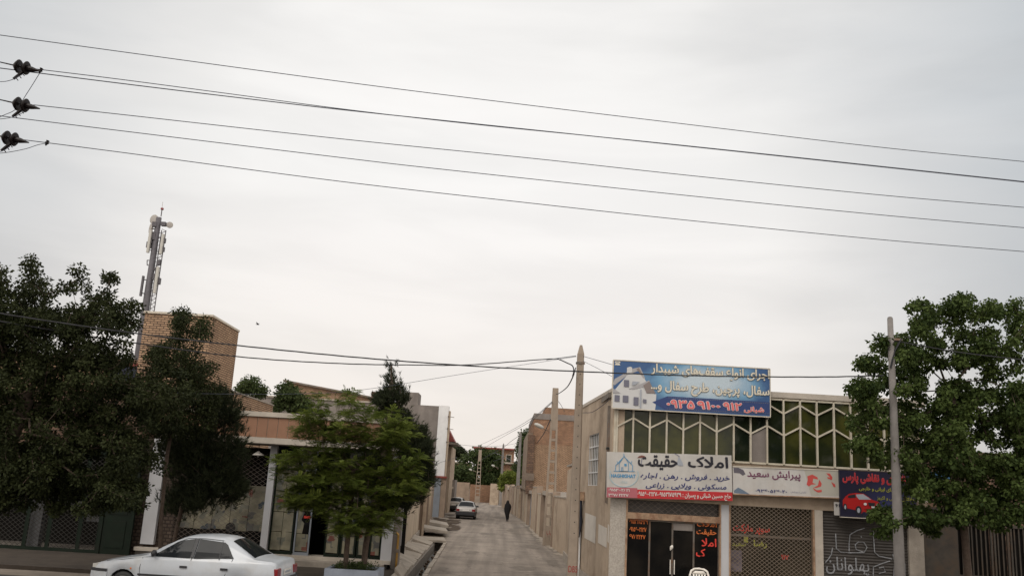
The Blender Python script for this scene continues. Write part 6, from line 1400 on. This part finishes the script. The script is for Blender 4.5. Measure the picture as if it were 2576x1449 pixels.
# big dark broadleaf tree on the left
Bl = [(50, 1272, 80, 22), (200, 1268, 90, 22), (320, 1255, 60, 25), (120, 1200, 150, 50), (80, 672, 14, 20), (96, 700, 20, 24), (64, 735, 26, 26), (8, 672, 10, 16), (2, 715, 16, 30), (188, 693, 20, 18), (205, 725, 14, 26), (168, 735, 22, 26), (120, 745, 18, 20), (284, 700, 12, 14), (300, 728, 12, 14), (268, 745, 12, 24), (330, 768, 16, 9), (345, 780, 10, 8), (240, 755, 16, 20), (100, 820, 130, 40),
      (318, 800, 14, 10), (322, 835, 16, 12), (25, 780, 50, 44), (85, 790, 50, 48), (185, 775, 44, 32), (190, 815, 56, 36), (290, 785, 26, 14), (255, 790, 50, 40), (300, 820, 45, 22), (-60, 800, 80, 120),
      (120, 870, 170, 70), (270, 890, 65, 45), (60, 960, 150, 90), (220, 960, 130, 70), (120, 1080, 190, 90), (320, 1030, 120, 70), (60, 1180, 140, 70), (240, 1150, 150, 80), (340, 1160, 80, 70), (300, 1230, 70, 40), (150, 1240, 90, 30), (420, 980, 80, 55), (-80, 1050, 120, 200), (30, 1230, 70, 25)]
tree('broadleaf_tree', 'large dark leafy tree filling the left edge before the green gates', Bl, 20.5, 1.7, 1080, 110, .20, .085, .58, [at(-70, 1560, 20.5)*1, at(-60, 1400, 20.5), at(-30, 1250, 20.5), at(20, 1120, 20.5), at(70, 1000, 20.5)], .17, G1, 11)
Bm = [(455, 805, 22, 22), (508, 815, 16, 22), (452, 850, 26, 26), (505, 842, 22, 18), (470, 885, 35, 20), (400, 880, 40, 22), (430, 920, 60, 30), (500, 930, 45, 30), (450, 985, 90, 40), (520, 1000, 45, 45), (440, 1060, 90, 45), (370, 1000, 60, 60)]
tree('broadleaf_tree', 'smaller leafy tree reaching up in front of the tan brick block', Bm, 24.0, 1.1, 260, 100, .24, .085, .5, [at(400, 1500, 24.5), at(405, 1300, 24.5), at(420, 1150, 24.3), at(440, 1020, 24.2)], .05, G1, 21)
Bp = [(555, 1010, 25, 25), (585, 1050, 20, 18), (520, 1060, 60, 40), (480, 1130, 80, 50), (570, 1130, 45, 35), (600, 1090, 14, 14), (610, 1170, 20, 16), (520, 1200, 90, 50), (470, 1260, 60, 30), (580, 1240, 30, 25)]
tree('pine_tree', 'dark pine tree before the lattice shutter on the left', Bp, 25.6, 1.0, 220, 28, .24, 0, 0, [at(432, 1500, 25.6), at(440, 1350, 25.6), at(470, 1220, 25.6), at(520, 1100, 25.6), at(545, 1010, 25.6)], .06, G4, 31, kind='needle', ln_=.15, w=.016, tuft=11)
# bright acacia in the planter
Ba = [(905, 990, 40, 9), (830, 1000, 55, 14), (780, 1045, 45, 22), (860, 1030, 70, 28), (950, 1045, 55, 24), (1000, 1065, 35, 18), (760, 1085, 40, 22), (850, 1090, 100, 35), (960, 1100, 80, 35), (725, 1160, 38, 16), (780, 1150, 70, 35), (880, 1160, 110, 45), (1000, 1150, 60, 40),
      (1010, 1090, 40, 20), (760, 1200, 75, 35), (870, 1220, 110, 45), (980, 1220, 80, 50), (770, 1258, 55, 24), (735, 1275, 26, 12), (860, 1280, 90, 40), (950, 1290, 70, 38), (1030, 1210, 40, 35), (880, 1325, 60, 22), (940, 1330, 45, 18), (760, 1235, 45, 18), (860, 1340, 30, 10)]
tree('acacia_tree', 'bright green feathery acacia rising from the planter before the shops', Ba, 24.3, .95, 470, 26, .20, 0, 0, [at(868, 1440, 24.75), at(872, 1380, 24.7), at(878, 1320, 24.6), at(884, 1250, 24.5), at(888, 1180, 24.4)], .07, G3, 41, kind='frond')
# conifer behind it
zc_ = [(985, 925, 3, 6), (985, 950, 12, 12), (985, 980, 24, 16), (987, 1010, 34, 18), (960, 1010, 12, 10), (1010, 1000, 10, 14), (985, 1050, 34, 24), (1022, 1060, 8, 22), (1045, 1090, 14, 22), (1060, 1080, 8, 12), (1000, 1100, 50, 30), (1040, 1150, 35, 40), (1065, 1180, 14, 22), (1030, 1210, 45, 40), (1035, 1250, 20, 24), (985, 1270, 45, 30), (940, 1200, 60, 60), (1062, 1125, 16, 28), (1072, 1200, 12, 24), (1050, 1160, 30, 50)]
tree('conifer_tree', 'dark pointed conifer behind the acacia at the alley corner', zc_, 26.6, .9, 400, 26, .17, 0, 0, [at(914, 1436, 25.1), at(920, 1370, 25.2), at(935, 1290, 25.6), at(960, 1180, 26.2), at(978, 1060, 26.5), at(985, 960, 26.6), at(985, 918, 26.6)], .085, G4, 51, kind='needle', step=.35, ln_=.12, w=.014, tuft=11)
# large tree on the right
Br = [(2395, 1010, 50, 50), (2420, 1080, 60, 40), (2500, 1290, 85, 34), (2400, 1290, 60, 30), (2570, 1080, 60, 120), (2422, 738, 8, 14), (2490, 750, 10, 14), (2420, 765, 22, 18), (2390, 785, 32, 34), (2330, 785, 28, 26), (2300, 790, 18, 30), (2440, 800, 40, 40), (2500, 775, 26, 30), (2555, 790, 25, 30), (2620, 800, 50, 60), (2315, 830, 35, 30), (2250, 870, 30, 26), (2200, 885, 22, 26), (2225, 860, 20, 16), (2180, 915, 18, 22), (2300, 890, 60, 40), (2400, 880, 70, 60), (2510, 880, 70, 70),
      (2210, 950, 40, 40), (2165, 975, 26, 22), (2150, 970, 16, 18), (2280, 970, 70, 50), (2180, 1010, 34, 22), (2210, 1050, 50, 35), (2160, 1060, 26, 20), (2330, 1060, 90, 60), (2450, 1010, 90, 70), (2560, 1010, 70, 90), (2200, 1120, 40, 35), (2155, 1105, 22, 22), (2290, 1150, 70, 60), (2420, 1150, 100, 80), (2540, 1160, 80, 90),
      (2340, 1230, 70, 40), (2440, 1260, 80, 40), (2550, 1260, 60, 50), (2230, 1290, 38, 22), (2300, 1290, 60, 26), (2225, 1345, 22, 24), (2340, 1310, 40, 24), (2250, 1310, 40, 20), (2600, 1200, 60, 140)]
tree('plane_tree', 'large green broad leaved tree filling the right edge around the round pole', Br, 20.9, 1.5, 740, 105, .20, .088, .8, [at(2440, 1560, 21.2), at(2436, 1440, 21.2), at(2425, 1330, 21.1), at(2405, 1220, 21), at(2390, 1100, 20.9), at(2385, 980, 20.9)], .085, G2, 61, droop=.9, flat_=.9)
# trees behind and far off
tree('small_tree', 'small leafy tree top peeping over the long brick parapet', [(632, 965, 26, 16), (640, 985, 34, 16), (618, 975, 14, 10), (600, 985, 14, 8)], 45, .9, 46, 60, .32, .16, .5, [at(632, 1200, 45), at(634, 1100, 45), at(634, 1010, 45)], .07, G5, 71, group='trees behind the left shops')
tree('small_tree', 'round leafy tree between the brick parapet and the grey wall', [(725, 985, 22, 20), (735, 1010, 36, 30), (700, 1020, 22, 16), (760, 1015, 16, 24)], 46, 1.2, 90, 60, .34, .17, .5, [at(730, 1300, 46), at(732, 1120, 46), at(732, 1040, 46)], .08, G5, 81, group='trees behind the left shops')
far = [('dark pine crown above the ochre house at the left of the alley end', [(1140, 1135, 18, 14), (1152, 1140, 18, 16), (1128, 1140, 12, 18)], 190, G4, 'pine_tree'), ('dark bushy tree behind the left part of the end wall', [(1150, 1190, 40, 22), (1130, 1200, 30, 22)], 152, G5, 'broadleaf_tree'),
       ('tall broad tree behind the end wall, around the far lamp poles', [(1215, 1145, 36, 18), (1190, 1165, 36, 30), (1235, 1165, 34, 34), (1200, 1200, 50, 26), (1240, 1205, 40, 24)], 158, G5, 'broadleaf_tree'), ('thin pale tree between the far grey pole and the tall brick house', [(1322, 1105, 12, 24), (1315, 1130, 12, 22), (1330, 1130, 10, 26)], 125, G5, 'broadleaf_tree'),
       ('leafy tree over the right wall before the brick house', [(1312, 1180, 18, 26), (1300, 1205, 14, 16), (1325, 1190, 12, 24)], 118, G5, 'broadleaf_tree')]
for i, (lab, B, Y, m_, nm) in enumerate(far):
    cx_ = sum(b[0] for b in B)/len(B); cy_ = sum(b[1] for b in B)/len(B)
    sz = Y/150.
    tree(nm, lab, B, Y, 2.4*sz, 230 if i == 2 else 110, 46, .75*sz if m_ is not G4 else .6, .42*sz, .6, [Vector((at(cx_, cy_, Y).x, Y, 0)), Vector((at(cx_, cy_, Y).x, Y, 2)), at(cx_, cy_, Y)], .2, m_, 90+i, group='trees at the end of the alley')
tree('creeper', 'yellow green creeper spilling over the far right alley wall', [(1280, 1196, 22, 12), (1272, 1212, 14, 14), (1292, 1205, 16, 12), (1264, 1222, 8, 10)], 116, 1.5, 60, 46, .45, .3, .6, [gnd(1272, 1274), at(1272, 1240, 116), at(1275, 1210, 116)], .07, G6, 99, cat='creeper')
# weeds in the planter
V, F, ti = leaves(np.array([(xa+.25+(xb-xa-.5)*random.random(), YP+.2+.85*random.random(), zp+.02) for _ in range(40)]), 40, .16, .07, .4, 101, droop=-.3)
pl_ = thing('weeds', 'low green weeds growing on the soil of the blue grey planter', 'weeds', (xa, YP, zp)); pl_['kind'] = 'stuff'
fast_mesh('weed_leaves', V, F, ti, G5, pl_)
